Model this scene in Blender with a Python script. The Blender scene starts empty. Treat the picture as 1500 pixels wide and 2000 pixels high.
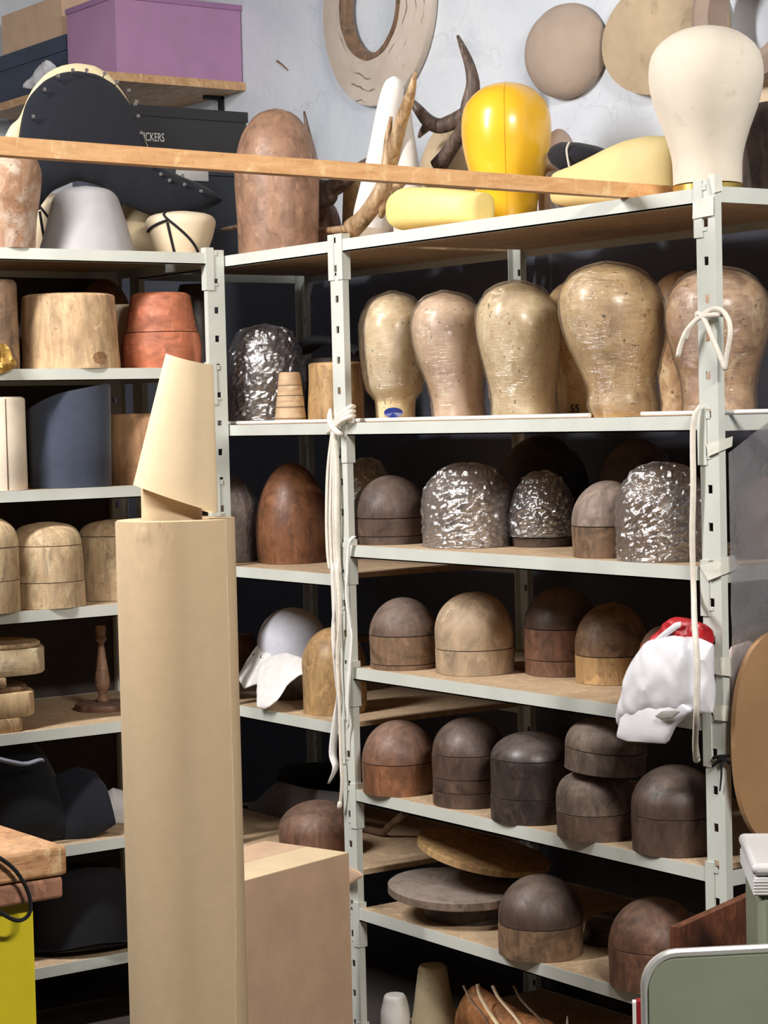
import bpy, math, random
import numpy as np
from mathutils import Vector, Matrix, noise

# ------------------------------------------------------------------ camera, light, exposure
SC = bpy.context.scene
COL = SC.collection
F_PX = 4213.5
CAM = np.array([4.3977, -2.9967, 1.55])
AZ, PIT, ROL = math.radians(144.6198), math.radians(-2.5586), math.radians(-1.3966)
_F = np.array([math.cos(AZ)*math.cos(PIT), math.sin(AZ)*math.cos(PIT), math.sin(PIT)])
_R0 = np.array([math.sin(AZ), -math.cos(AZ), 0.0]); _U0 = np.cross(_R0, _F)
_R = math.cos(ROL)*_R0 + math.sin(ROL)*_U0
_U = -math.sin(ROL)*_R0 + math.cos(ROL)*_U0
cam_d = bpy.data.cameras.new('camera'); cam = bpy.data.objects.new('camera', cam_d); COL.objects.link(cam)
cam_d.sensor_fit = 'HORIZONTAL'; cam_d.sensor_width = 36.0; cam_d.lens = F_PX*36.0/1500.0
cam_d.clip_start = 0.05; cam_d.clip_end = 60
cam.matrix_world = Matrix(((_R[0], _U[0], -_F[0], CAM[0]), (_R[1], _U[1], -_F[1], CAM[1]), (_R[2], _U[2], -_F[2], CAM[2]), (0, 0, 0, 1)))
SC.camera = cam

world = bpy.data.worlds.new('world'); SC.world = world; world.use_nodes = True
world.node_tree.nodes['Background'].inputs[0].default_value = (0.75, 0.85, 1.0, 1)
world.node_tree.nodes['Background'].inputs[1].default_value = 0.02

def area(name, loc, target, along, sx, sy, power, color):
    """fluorescent strip: sx long in direction 'along', facing the target"""
    d = bpy.data.lights.new(name, 'AREA'); d.shape = 'RECTANGLE'; d.size = sx; d.size_y = sy
    d.energy = power; d.color = color
    o = bpy.data.objects.new(name, d); COL.objects.link(o)
    zv = (Vector(loc)-Vector(target)).normalized(); xv = Vector(along); xv = (xv-zv*xv.dot(zv)).normalized(); yv = zv.cross(xv)
    o.matrix_world = Matrix(((xv.x, yv.x, zv.x, loc[0]), (xv.y, yv.y, zv.y, loc[1]), (xv.z, yv.z, zv.z, loc[2]), (0, 0, 0, 1)))
    return o
area('ceiling_lamp_aisle', (0.15, -1.75, 2.98), (0.25, -0.3, 1.0), (0.15, 1, 0), 1.7, 0.14, 84, (1.0, 0.97, 0.94))
area('ceiling_lamp_front', (4.00, -1.20, 3.00), (0.3, -0.5, 1.2), (0.3, 1, 0), 0.9, 0.14, 72, (1.0, 0.95, 0.88))
SC.view_settings.view_transform = 'Standard'; SC.view_settings.look = 'None'
SC.view_settings.gamma = 1.0; SC.view_settings.use_curve_mapping = False
SC.view_settings.exposure = 0.55

# ------------------------------------------------------------------ pixel rays -> points on real planes
def ray(px, py): return _F + _R*((px-750)/F_PX) + _U*((1000-py)/F_PX)
def hitY(px, py, Y):
    d = ray(px, py); t = (Y-CAM[1])/d[1]; return CAM+t*d, t
def hitX(px, py, X):
    d = ray(px, py); t = (X-CAM[0])/d[0]; return CAM+t*d, t
def hitZ(px, py, Z):
    d = ray(px, py); t = (Z-CAM[2])/d[2]; return CAM+t*d, t
def atD(px, py, t): return CAM+t*ray(px, py)

# ------------------------------------------------------------------ small helpers
def lin(c):
    return tuple(((v/255)/12.92 if v/255 <= 0.04045 else ((v/255+0.055)/1.055)**2.4) for v in c[:3])+(1,)

class NT:
    def __init__(s, name):
        s.m = bpy.data.materials.new(name); s.m.use_nodes = True; s.t = s.m.node_tree; s.n = s.t.nodes
        s.b = s.n['Principled BSDF']; s.out = s.n['Material Output']
    def add(s, typ, **kw):
        n = s.n.new(typ)
        for k, v in kw.items():
            if k in n.inputs.keys(): n.inputs[k].default_value = v
            else: setattr(n, k, v)
        return n
    def link(s, a, b): s.t.links.new(a, b)
    def coords(s, scale=(1, 1, 1), rnd=True):
        tc = s.add('ShaderNodeTexCoord'); mp = s.add('ShaderNodeMapping'); mp.inputs['Scale'].default_value = scale
        if rnd:
            oi = s.add('ShaderNodeObjectInfo'); mu = s.add('ShaderNodeMath', operation='MULTIPLY'); mu.inputs[1].default_value = 37.0
            s.link(oi.outputs['Random'], mu.inputs[0])
            va = s.add('ShaderNodeVectorMath', operation='ADD')
            s.link(tc.outputs['Object'], va.inputs[0]); s.link(mu.outputs[0], va.inputs[1]); s.link(va.outputs[0], mp.inputs['Vector'])
        else: s.link(tc.outputs['Object'], mp.inputs['Vector'])
        return mp.outputs[0]
    def noise(s, vec, scale, detail=4, rough=0.55, dist=0.0):
        n = s.add('ShaderNodeTexNoise', Scale=scale, Detail=detail, Roughness=rough, Distortion=dist); s.link(vec, n.inputs['Vector']); return n.outputs[0]
    def ramp(s, fac, stops):
        r = s.add('ShaderNodeValToRGB'); e = r.color_ramp.elements
        while len(e) > len(stops): e.remove(e[-1])
        while len(e) < len(stops): e.new(0.5)
        for k, (p, c) in enumerate(stops): e[k].position = p; e[k].color = c
        s.link(fac, r.inputs[0]); return r.outputs[0]
    def mix(s, fac, a, b, mode='MIX'):
        m = s.add('ShaderNodeMix', data_type='RGBA', blend_type=mode)
        for k, v in ((0, fac), (6, a), (7, b)):
            if hasattr(v, 'links') or hasattr(v, 'is_linked'): s.link(v, m.inputs[k])
            else: m.inputs[k].default_value = v
        return m.outputs[2]
    def bump(s, h, strength=0.3, dist=0.004):
        b = s.add('ShaderNodeBump', Strength=strength, Distance=dist); s.link(h, b.inputs['Height']); s.link(b.outputs[0], s.b.inputs['Normal']); return b

MATS = {}
def wood(name, dark, mid, light, rough=0.5, grain=(30, 30, 5), stain=0.5, specks=0.25, stain_c=None, dust=None, bump=0.25, coat=0.0, scuff=0.35):
    if name in MATS: return MATS[name]
    n = NT(name); v = n.coords(grain); v2 = n.coords((1, 1, 1))
    g = n.noise(v, 1.6, 8, 0.62, 0.8)
    c = n.ramp(g, [(0.30, lin(dark)), (0.5, lin(mid)), (0.72, lin(light))])
    st = n.noise(v2, 16, 6, 0.66, 0.8)
    sf = n.ramp(st, [(0.46, (0, 0, 0, 1)), (0.62, (stain,)*3+(1,))])
    c = n.mix(sf, c, lin(stain_c or tuple(x*0.55 for x in dark)))
    wr = n.noise(n.coords((1, 1, .6)), 21, 6, 0.65, 1.2)
    c = n.mix(n.ramp(wr, [(0.55, (0, 0, 0, 1)), (0.66, (scuff,)*3+(1,))]), c, lin(tuple(min(255, x*1.18+16) for x in light)))
    sp = n.noise(v2, 95, 2, 0.5)
    pf = n.ramp(sp, [(0.66, (0, 0, 0, 1)), (0.71, (specks,)*3+(1,))])
    c = n.mix(pf, c, lin(tuple(x*0.4 for x in dark)))
    sc = n.noise(n.coords((140, 140, 8)), 1.0, 3, 0.5)
    scf = n.ramp(sc, [(0.68, (0, 0, 0, 1)), (0.74, (0.22,)*3+(1,))])
    c = n.mix(scf, c, lin(tuple(min(255, x*1.35+25) for x in light)))
    if dust:
        ge = n.add('ShaderNodeNewGeometry'); sx = n.add('ShaderNodeSeparateXYZ'); n.link(ge.outputs['Normal'], sx.inputs[0])
        mr = n.add('ShaderNodeMapRange'); n.link(sx.outputs[2], mr.inputs[0]); mr.inputs[1].default_value = 0.15; mr.inputs[2].default_value = 1.0
        mr.inputs[3].default_value = 0; mr.inputs[4].default_value = dust
        mm = n.add('ShaderNodeMath', operation='MULTIPLY'); n.link(mr.outputs[0], mm.inputs[0]); n.link(n.ramp(st, [(0.3, (1, 1, 1, 1)), (0.7, (0.3, 0.3, 0.3, 1))]), mm.inputs[1])
        c = n.mix(mm.outputs[0], c, lin((150, 140, 132)))
    n.link(c, n.b.inputs['Base Color'])
    rr = n.ramp(g, [(0.3, (min(1, rough+0.12),)*3+(1,)), (0.7, (max(0.05, rough-0.1),)*3+(1,))]); n.link(rr, n.b.inputs['Roughness'])
    n.b.inputs['Coat Weight'].default_value = coat; n.b.inputs['Coat Roughness'].default_value = 0.2
    n.bump(g, bump, 0.0025)
    MATS[name] = n.m; return n.m

def plain(name, c, rough=0.6, var=0.08, scale=20, bump=0.1, metal=0.0, sheen=0.0, sss=0.0, coat=0.0, spots=None, rnd=True):
    if name in MATS: return MATS[name]
    n = NT(name); v = n.coords((1, 1, 1), rnd)
    a = n.noise(v, scale, 6, 0.6)
    col = n.ramp(a, [(0.3, lin(tuple(x*(1-var) for x in c))), (0.7, lin(tuple(min(255, x*(1+var)) for x in c)))])
    if spots:
        s = n.noise(v, scale*2.3, 3, 0.55, 0.4); sf = n.ramp(s, [(0.62, (0, 0, 0, 1)), (0.70, (0.8,)*3+(1,))]); col = n.mix(sf, col, lin(spots))
    n.link(col, n.b.inputs['Base Color'])
    n.b.inputs['Roughness'].default_value = rough; n.b.inputs['Metallic'].default_value = metal
    n.b.inputs['Sheen Weight'].default_value = sheen; n.b.inputs['Coat Weight'].default_value = coat; n.b.inputs['Coat Roughness'].default_value = 0.12
    f = n.noise(v, scale*9, 3, 0.6); n.bump(f, bump, 0.002)
    MATS[name] = n.m; return n.m

def film(name, clear=0.8, haze=0.1, rough=0.16, scale=45, strength=0.9, stretch=(1, 1, 1), tint=(235, 238, 245)):
    if name in MATS: return MATS[name]
    n = NT(name); n.n.remove(n.b)
    v = n.coords(stretch)
    w = n.noise(v, scale, 5, 0.62, 1.8); w2 = n.noise(v, scale*0.35, 3, 0.5, 1.2)
    ad = n.add('ShaderNodeMath', operation='ADD'); n.link(w, ad.inputs[0]); n.link(w2, ad.inputs[1])
    bp = n.add('ShaderNodeBump', Strength=strength, Distance=0.012); n.link(ad.outputs[0], bp.inputs['Height'])
    tr = n.add('ShaderNodeBsdfTransparent'); tr.inputs[0].default_value = (0.96, 0.96, 0.96, 1)
    gl = n.add('ShaderNodeBsdfGlossy', Roughness=rough); gl.inputs[0].default_value = (1, 1, 1, 1); n.link(bp.outputs[0], gl.inputs['Normal'])
    df = n.add('ShaderNodeBsdfDiffuse'); df.inputs[0].default_value = lin(tint)
    lw = n.add('ShaderNodeLayerWeight', Blend=0.35); n.link(bp.outputs[0], lw.inputs['Normal'])
    f1 = n.add('ShaderNodeMapRange'); n.link(lw.outputs['Fresnel'], f1.inputs[0]); f1.inputs[3].default_value = 1-clear; f1.inputs[4].default_value = 0.55
    m1 = n.add('ShaderNodeMixShader'); n.link(f1.outputs[0], m1.inputs[0]); n.link(tr.outputs[0], m1.inputs[1]); n.link(gl.outputs[0], m1.inputs[2])
    m2 = n.add('ShaderNodeMixShader'); m2.inputs[0].default_value = haze; n.link(m1.outputs[0], m2.inputs[1]); n.link(df.outputs[0], m2.inputs[2])
    n.link(m2.outputs[0], n.out.inputs['Surface'])
    MATS[name] = n.m; return n.m

def tag(o, label=None, cat=None, group=None, kind=None):
    if label: o['label'] = label
    if cat: o['category'] = cat
    if group: o['group'] = group
    if kind: o['kind'] = kind
    return o

def mesh(name, V, Fc, mat, parent=None, loc=(0, 0, 0), smooth=True, angle=None):
    me = bpy.data.meshes.new(name); me.from_pydata([tuple(map(float, p)) for p in V], [], [tuple(f) for f in Fc])
    me.validate(); me.update()
    if mat: me.materials.append(mat)
    if smooth:
        me.polygons.foreach_set('use_smooth', [True]*len(me.polygons))
        me.set_sharp_from_angle(angle=math.radians(angle or 38))
    o = bpy.data.objects.new(name, me); COL.objects.link(o); o.location = loc
    if parent: o.parent = parent
    return o

def empty(name, loc, rz=0.0, rx=0.0, ry=0.0):
    o = bpy.data.objects.new(name, None); COL.objects.link(o); o.location = loc; o.rotation_euler = (rx, ry, rz); o.empty_display_size = 0.05
    return o

class MB:
    """collects shapes of ONE part"""
    def __init__(s): s.V = []; s.F = []
    def add(s, V, Fc):
        k = len(s.V); s.V += [tuple(map(float, p)) for p in V]; s.F += [tuple(i+k for i in f) for f in Fc]; return s
    def box(s, x0, x1, y0, y1, z0, z1):
        return s.add([(x0, y0, z0), (x1, y0, z0), (x1, y1, z0), (x0, y1, z0), (x0, y0, z1), (x1, y0, z1), (x1, y1, z1), (x0, y1, z1)],
                     [(0, 3, 2, 1), (4, 5, 6, 7), (0, 1, 5, 4), (1, 2, 6, 5), (2, 3, 7, 6), (3, 0, 4, 7)])
    def obox(s, o, u, v, w):
        """box from corner o along vectors u, v, w"""
        o, u, v, w = map(np.array, (o, u, v, w)); P = [o, o+u, o+u+v, o+v, o+w, o+u+w, o+u+v+w, o+v+w]
        return s.add(P, [(0, 3, 2, 1), (4, 5, 6, 7), (0, 1, 5, 4), (1, 2, 6, 5), (2, 3, 7, 6), (3, 0, 4, 7)])
    def tube(s, pts, rad, seg=10, flat=1.0, closed=False):
        P = [np.array(p, float) for p in pts]; n = len(P)
        rad = rad if hasattr(rad, '__len__') else [rad]*n
        rings = []; up = None
        for i in range(n):
            t = P[min(i+1, n-1)]-P[max(i-1, 0)]; t = t/(np.linalg.norm(t)+1e-9)
            if up is None:
                up = np.array([0, 0, 1.0]) if abs(t[2]) < 0.9 else np.array([1.0, 0, 0])
            a = up-t*np.dot(up, t); a /= (np.linalg.norm(a)+1e-9); b = np.cross(t, a); up = a
            rings.append([P[i]+rad[i]*(math.cos(q)*a*flat+math.sin(q)*b) for q in np.linspace(0, 2*math.pi, seg, endpoint=False)])
        V = [p for r in rings for p in r]; Fc = []
        for i in range(n-1):
            for j in range(seg):
                Fc.append((i*seg+j, i*seg+(j+1) % seg, (i+1)*seg+(j+1) % seg, (i+1)*seg+j))
        Fc.append(tuple(range(seg))[::-1]); Fc.append(tuple((n-1)*seg+j for j in range(seg)))
        return s.add(V, Fc)
    def build(s, name, mat, parent=None, loc=(0, 0, 0), smooth=True, angle=None):
        return mesh(name, s.V, s.F, mat, parent, loc, smooth, angle)

def smooth_path(pts, n=24):
    """Catmull-Rom through points (any dimension)"""
    P = [np.array(p, float) for p in pts]; P = [2*P[0]-P[1]]+P+[2*P[-1]-P[-2]]
    out = []; segs = len(P)-3
    for k in range(n):
        s = k/(n-1)*segs; i = min(int(s), segs-1); t = s-i
        a, b, c, d = P[i:i+4]
        out.append(0.5*((2*b)+(-a+c)*t+(2*a-5*b+4*c-d)*t*t+(-a+3*b-3*c+d)*t**3))
    return out

# profiles: radius fraction as a function of height fraction
def interp(tab):
    xs = [a for a, _ in tab]; ys = [b for _, b in tab]
    def f(v):
        # smooth monotone-ish interpolation
        i = max(0, min(len(xs)-2, int(np.searchsorted(xs, v)-1))); t = (v-xs[i])/(xs[i+1]-xs[i]+1e-9); t = min(1, max(0, t))
        m0 = (ys[i+1]-ys[max(i-1, 0)])/(xs[i+1]-xs[max(i-1, 0)]+1e-9); m1 = (ys[min(i+2, len(ys)-1)]-ys[i])/(xs[min(i+2, len(xs)-1)]-xs[i]+1e-9)
        h = xs[i+1]-xs[i]
        return max(0.0, (2*t**3-3*t*t+1)*ys[i]+(t**3-2*t*t+t)*h*m0+(-2*t**3+3*t*t)*ys[i+1]+(t**3-t*t)*h*m1)
    return f
def dome(v0=0.45, p=2.1, base=0.985, q=0.5):
    def f(v):
        if v <= v0: return base+(1-base)*(v/v0)
        return max(0.0, 1-((v-v0)/(1-v0))**p)**q
    return f
def egg(v0=0.4, base=0.93, p=1.9):
    def f(v):
        if v <= v0: return base+(1-base)*math.sin(v/v0*math.pi/2)
        return max(0.0, 1-((v-v0)/(1-v0))**p)**0.5
    return f
def cyl(top=0.97, rnd=0.05, base=1.0):
    def f(v):
        r = base+(top-base)*v
        if v > 1-rnd: r *= (1-0.12*((v-1+rnd)/rnd)**2)
        return r
    return f
HEAD = interp([(0, .60), (.17, .62), (.33, .74), (.5, .91), (.67, 1.0), (.83, .93), (.925, .68), (.975, .38), (1, 0.0)])
HEAD2 = interp([(0, .70), (.15, .69), (.3, .76), (.48, .92), (.65, 1.0), (.8, .95), (.91, .74), (.97, .42), (1, 0.0)])
HEAD3 = interp([(0, .60), (.12, .60), (.2, .80), (.4, .95), (.65, 1.0), (.8, .94), (.91, .74), (.97, .42), (1, 0.0)])

def lathe(prof, r, h, v0=0.0, v1=1.0, k=1.0, seg=40, nv=26, amp=0.004, seed=0, off=0.0, bevel=0.0, shear=0.0):
    """closed solid of revolution slice; r, h metres; k = depth/width ratio"""
    vs = [v0+(v1-v0)*(1-math.cos(math.pi*i/(nv-1)))/2 for i in range(nv)]
    V = []; Fc = []
    for i, v in enumerate(vs):
        rr = prof(v)*r+off
        if bevel and (i == 0 or i == nv-1) and prof(v) > 0.2: rr -= bevel
        if v > 0.9999: rr = min(rr, r*0.02) if prof(1.0) < 0.05 else rr
        rr = max(rr, 0.0006)
        z = v*h
        for j in range(seg):
            a = 2*math.pi*j/seg
            d = 1+amp*8*noise.noise(Vector((math.cos(a)*1.3+seed*3.7, math.sin(a)*1.3, v*2.2+seed))) if amp else 1
            V.append((math.cos(a)*rr*d+shear*v*r, math.sin(a)*rr*d*k, z))
    for i in range(nv-1):
        for j in range(seg):
            Fc.append((i*seg+j, i*seg+(j+1) % seg, (i+1)*seg+(j+1) % seg, (i+1)*seg+j))
    Fc.append(tuple(range(seg))[::-1]); Fc.append(tuple((nv-1)*seg+j for j in range(seg)))
    return V, Fc

def place(xl, xr, yt, yb=None, z=0.0, Y=None, X=None, k=1.0):
    xc = (xl+xr)/2
    if Y is not None: p, t = hitY(xc, (yt+(yb or yt))/2, Y)
    elif X is not None: p, t = hitX(xc, (yt+(yb or yt))/2, X)
    else:
        p, t = hitZ(xc, yb, z); r = (xr-xl)/2/F_PX*t
        d = ray(xc, yb); d = np.array([d[0], d[1], 0]); d /= np.linalg.norm(d)
        p = p+d*r*k; t = np.dot(p-CAM, _F)
    r = (xr-xl)/2/F_PX*t
    top = CAM[2]+t*ray(xc, yt)[2]
    return p[0], p[1], r, max(0.01, top-z)

def view_rot(x, y):
    """rotation that turns local +Y away from the viewer's side of the aisle"""
    return math.atan2(y-CAM[1], x-CAM[0])-math.pi/2

SEED = [0]
def block(name, label, cat, box, z, mat, Y=None, X=None, prof=None, cuts=(), mat2=None, k=1.12, group=None, amp=0.003, tilt=(0, 0), gap=0.0016, part_names=None, seg=40, shear=0.0, foot=0.0):
    """hat block standing on a shelf; cuts are pixel rows of the joints between its stacked pieces"""
    SEED[0] += 1; sd = SEED[0]
    prof = prof or dome()
    xl, xr, yt, yb = box
    x, y, r, h = place(xl, xr, yt, yb, z, Y, X, k)
    rz = view_rot(x, y); sh = 0.0
    if foot:
        w_ = 2*foot/(xr-xl); sh = -w_/.65; x += _R0[0]*w_*r; y += _R0[1]*w_*r
    shear = shear or sh
    ybb = yb if yb else yt
    if not cuts:
        V, Fc = lathe(prof, r, h, k=k, seed=sd, amp=amp, seg=seg, shear=shear)
        o = mesh(name, V, Fc, mat, None, (x, y, z)); o.rotation_euler = (tilt[0], tilt[1], rz)
        tag(o, label, cat, group); o['_r'] = r; o['_h'] = h; o['_s'] = shear
        return o
    root = empty(name, (x, y, z), rz, tilt[0], tilt[1]); tag(root, label, cat, group)
    root['_r'] = r; root['_h'] = h
    vs = sorted([(ybb-c)/(ybb-yt) for c in cuts]); edges = [0]+vs+[1]
    nm = part_names or (['base']+['ring']*(len(vs)-1)+['crown'])
    for i in range(len(edges)-1):
        a, b = edges[i]+(gap/h if i else 0), edges[i+1]
        V, Fc = lathe(prof, r*(1.0 if i % 2 == 0 else 0.992), h, a, b, k=k, seed=sd, amp=amp, bevel=0.0022, seg=seg, shear=shear)
        mesh(nm[i], V, Fc, (mat2 if (mat2 and i < len(edges)-2) else mat), root)
    return root

def wrap(o, prof, mat, v0=0.0, v1=1.0, k=1.12, seed=0, off=0.004, amp=0.006, ragged=0.0, crumple=True):
    """crumpled cling film around a block: a child shell"""
    r, h = o['_r'], o['_h']; seg, nv = 72, 44; rnd = random.Random(seed)
    V = []; Fc = []
    for i in range(nv):
        s = (1-math.cos(math.pi*i/(nv-1)))/2
        for j in range(seg):
            a = 2*math.pi*j/seg
            lo = v0+ragged*noise.noise(Vector((math.cos(a)*2.2+seed, math.sin(a)*2.2, 3.1)))
            v = lo+(v1-lo)*s
            q = Vector((math.cos(a)*3+seed*5, math.sin(a)*3, v*5))
            d = off+amp*(abs(noise.noise(q*1.7))+0.6*abs(noise.noise(q*4.1)))
            rr = max(prof(min(v, 1.0))*r+d, 0.001)
            if i == nv-1: rr = 0.001
            if crumple and 0 < i < nv-1:
                rr += rnd.uniform(0, .0042); a += rnd.uniform(-.04, .04); v = v+rnd.uniform(-.007, .007)
            V.append((math.cos(a)*rr+o.get('_s', 0)*min(v, 1)*r, math.sin(a)*rr*k, v*h+(d if v > 0.9 else 0)))
    for i in range(nv-1):
        for j in range(seg): Fc.append((i*seg+j, i*seg+(j+1) % seg, (i+1)*seg+(j+1) % seg, (i+1)*seg+j))
    return mesh('plastic_wrap', V, Fc, mat, o, smooth=not crumple, angle=180)

def lens(upper, lower, to_world, normal, thick, n=48, m=14, amp=0.0, seed=0, origin=None, power=0.5, fr=8, ridged=False, sq=1.0):
    """rounded solid whose outline runs between two edges; to_world maps (px, py) onto its middle plane"""
    ux = [p[0] for p in upper]; uy = [p[1] for p in upper]; lx = [p[0] for p in lower]; ly = [p[1] for p in lower]
    x0, x1 = max(ux[0], lx[0]), min(ux[-1], lx[-1])
    def soft(xs, ys):
        g = np.linspace(x0, x1, 121); y = np.interp(g, xs, ys); e = np.pad(y, 4, mode='reflect', reflect_type='odd'); w = np.exp(-np.linspace(-1.6, 1.6, 9)**2); return list(g), list(np.convolve(e, w/w.sum(), 'valid'))
    ux, uy = soft(ux, uy); lx, ly = soft(lx, ly); N = np.array(normal, float); N /= np.linalg.norm(N)
    V = []; Fc = []
    W = 2*m
    for i in range(n):
        s = (1-math.cos(math.pi*i/(n-1)))/2; x = x0+(x1-x0)*s
        a, b = np.interp(x, ux, uy), np.interp(x, lx, ly)
        tu = thick*(max(0.0, 4*s*(1-s)))**0.35
        for j in range(W):
            th = 2*math.pi*j/W; c = math.cos(th); d = math.sin(th)
            c = math.copysign(abs(c)**sq, c); d = math.copysign(abs(d)**sq, d); py = (a+b)/2-(b-a)/2*c
            dd = math.copysign(abs(d)**(power*2), d)
            p = np.array(to_world(x, py))+N*tu*0.5*dd
            if amp:
                q = Vector(p)*fr+Vector((seed*7.1, 0, 0)); p = p+N*amp*((noise.noise(q)+0.6*noise.noise(q*2.7)) if not ridged else (1-2.2*abs(noise.noise(q))+.9*abs(noise.noise(q*2.3))))
            V.append(p)
    for i in range(n-1):
        for j in range(W): Fc.append((i*W+j, (i+1)*W+j, (i+1)*W+(j+1) % W, i*W+(j+1) % W))
    Fc.append(tuple(range(W))); Fc.append(tuple((n-1)*W+j for j in range(W))[::-1])
    V = np.array(V)
    if origin is not None: V = V-np.array(origin)
    return V, Fc

def text_mesh(name, body, size, mat, parent, M, extrude=0.0004):
    cu = bpy.data.curves.new(name, 'FONT'); cu.body = body; cu.size = size; cu.extrude = extrude; cu.resolution_u = 3
    t = bpy.data.objects.new('tmp', cu); COL.objects.link(t)
    dg = bpy.context.evaluated_depsgraph_get(); me = bpy.data.meshes.new_from_object(t.evaluated_get(dg))
    bpy.data.objects.remove(t); me.transform(M); me.materials.clear(); me.materials.append(mat); me.name = name
    o = bpy.data.objects.new(name, me); COL.objects.link(o); o.parent = parent
    return o

# ------------------------------------------------------------------ materials
M_METAL = plain('painted_metal', (206, 210, 203), 0.42, 0.03, 8, 0.05, spots=None)
M_CHIP = wood('chipboard', (178, 150, 118), (196, 168, 136), (208, 182, 150), 0.75, (60, 60, 60), 0.15, 0.35)
M_TAPE = plain('masking_tape', (224, 223, 212), 0.55, 0.04, 30, 0.3)
M_ROPE = plain('white_cord', (232, 224, 212), 0.8, 0.05, 60, 0.5)
M_RIBBON = plain('white_ribbon', (234, 232, 230), 0.7, 0.04, 40, 0.4)
M_KRAFT = plain('kraft_paper', (210, 185, 150), 0.62, 0.015, 30, 0.12)
M_PATTERN = plain('manila_paper', (222, 200, 164), 0.65, 0.03, 10, 0.1)
M_BOXC = plain('cardboard', (206, 174, 146), 0.75, 0.04, 14, 0.1)
M_FILM = film('cling_film', 0.90, 0.02, 0.11, 34, 0.6, stretch=(.6, .6, 2.4))
M_FILM2 = film('cling_film_heavy', 0.64, 0.05, 0.10, 48, 0.34, tint=(205, 210, 222))
M_SHEET = film('polythene_sheet', 0.90, 0.13, 0.3, 9, 0.3, tint=(188, 186, 190))
M_NAVY = plain('navy_felt', (17, 20, 31), 0.95, 0.12, 50, 0.25, sheen=0.08)
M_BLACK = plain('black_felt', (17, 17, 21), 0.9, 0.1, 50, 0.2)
M_WHITE = plain('white_plaster', (230, 228, 226), 0.7, 0.03, 15, 0.2)
M_PIN = plain('pin_metal', (205, 205, 208), 0.25, 0.03, 30, 0.02, metal=0.9)
M_BRASS = plain('brass', (206, 178, 96), 0.28, 0.06, 20, 0.05, metal=0.9)

# ------------------------------------------------------------------ room shell
YW, XW = 0.66, -2.45
def struct(name, mb, mat): return tag(mb.build(name, mat, smooth=False), kind='structure')
def wall_mat():
    n = NT('painted_wall'); v = n.coords((1, 1, 1), False)
    a = n.noise(v, 1.6, 6, 0.6, 0.4); c = n.ramp(a, [(0.35, lin((196, 203, 214))), (0.65, lin((216, 221, 228)))])
    s = n.noise(v, 3.3, 8, 0.65, 0.8); c = n.mix(n.ramp(s, [(0.60, (0, 0, 0, 1)), (0.72, (0.5, 0.5, 0.5, 1))]), c, lin((176, 180, 190)))
    # hairline cracks in the plaster
    w = n.add('ShaderNodeTexVoronoi', feature='DISTANCE_TO_EDGE', Scale=0.9)
    jit = n.add('ShaderNodeVectorMath', operation='MULTIPLY_ADD'); nz = n.add('ShaderNodeTexNoise', Scale=4.0, Detail=5); n.link(v, nz.inputs['Vector'])
    n.link(nz.outputs['Color'], jit.inputs[0]); jit.inputs[1].default_value = (0.5, 0.5, 0.5); n.link(v, jit.inputs[2]); n.link(jit.outputs[0], w.inputs['Vector'])
    c = n.mix(n.ramp(w.outputs['Distance'], [(0.0, (0.22, 0.22, 0.22, 1)), (0.004, (0, 0, 0, 1))]), c, lin((140, 142, 150)))
    # shade behind the shelves put into the colour: lower wall darkened
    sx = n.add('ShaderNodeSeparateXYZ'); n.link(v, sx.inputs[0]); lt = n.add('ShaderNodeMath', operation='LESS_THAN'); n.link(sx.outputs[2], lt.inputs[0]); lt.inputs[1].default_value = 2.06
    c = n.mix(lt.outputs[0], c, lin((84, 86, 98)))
    n.link(c, n.b.inputs['Base Color']); n.b.inputs['Roughness'].default_value = 0.75
    n.bump(n.noise(v, 16, 7, 0.65), 0.35, 0.01); return n.m
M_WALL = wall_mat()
M_FLOOR = plain('concrete_floor', (70, 64, 60), 0.7, 0.12, 4, 0.2, rnd=False)
M_CEIL = plain('white_ceiling', (120, 118, 116), 0.85, 0.03, 3, 0.1, rnd=False)
struct('floor', MB().box(XW-.1, 6.6, -5.2, YW+.1, -0.08, 0), M_FLOOR)
struct('ceiling', MB().box(XW-.1, 6.6, -5.2, YW+.1, 3.2, 3.28), M_CEIL)
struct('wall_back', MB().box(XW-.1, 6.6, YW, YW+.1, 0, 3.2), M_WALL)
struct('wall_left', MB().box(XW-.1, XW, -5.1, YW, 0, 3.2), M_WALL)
M_WALL2 = plain('brown_workshop_wall', (72, 66, 62), 0.85, 0.1, 3, 0.1, rnd=False)
struct('wall_right', MB().box(6.5, 6.6, -5.1, YW, 0, 3.2), M_WALL2)
struct('wall_front', MB().box(XW, 6.5, -5.2, -5.1, 0, 3.2), M_WALL2)

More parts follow.
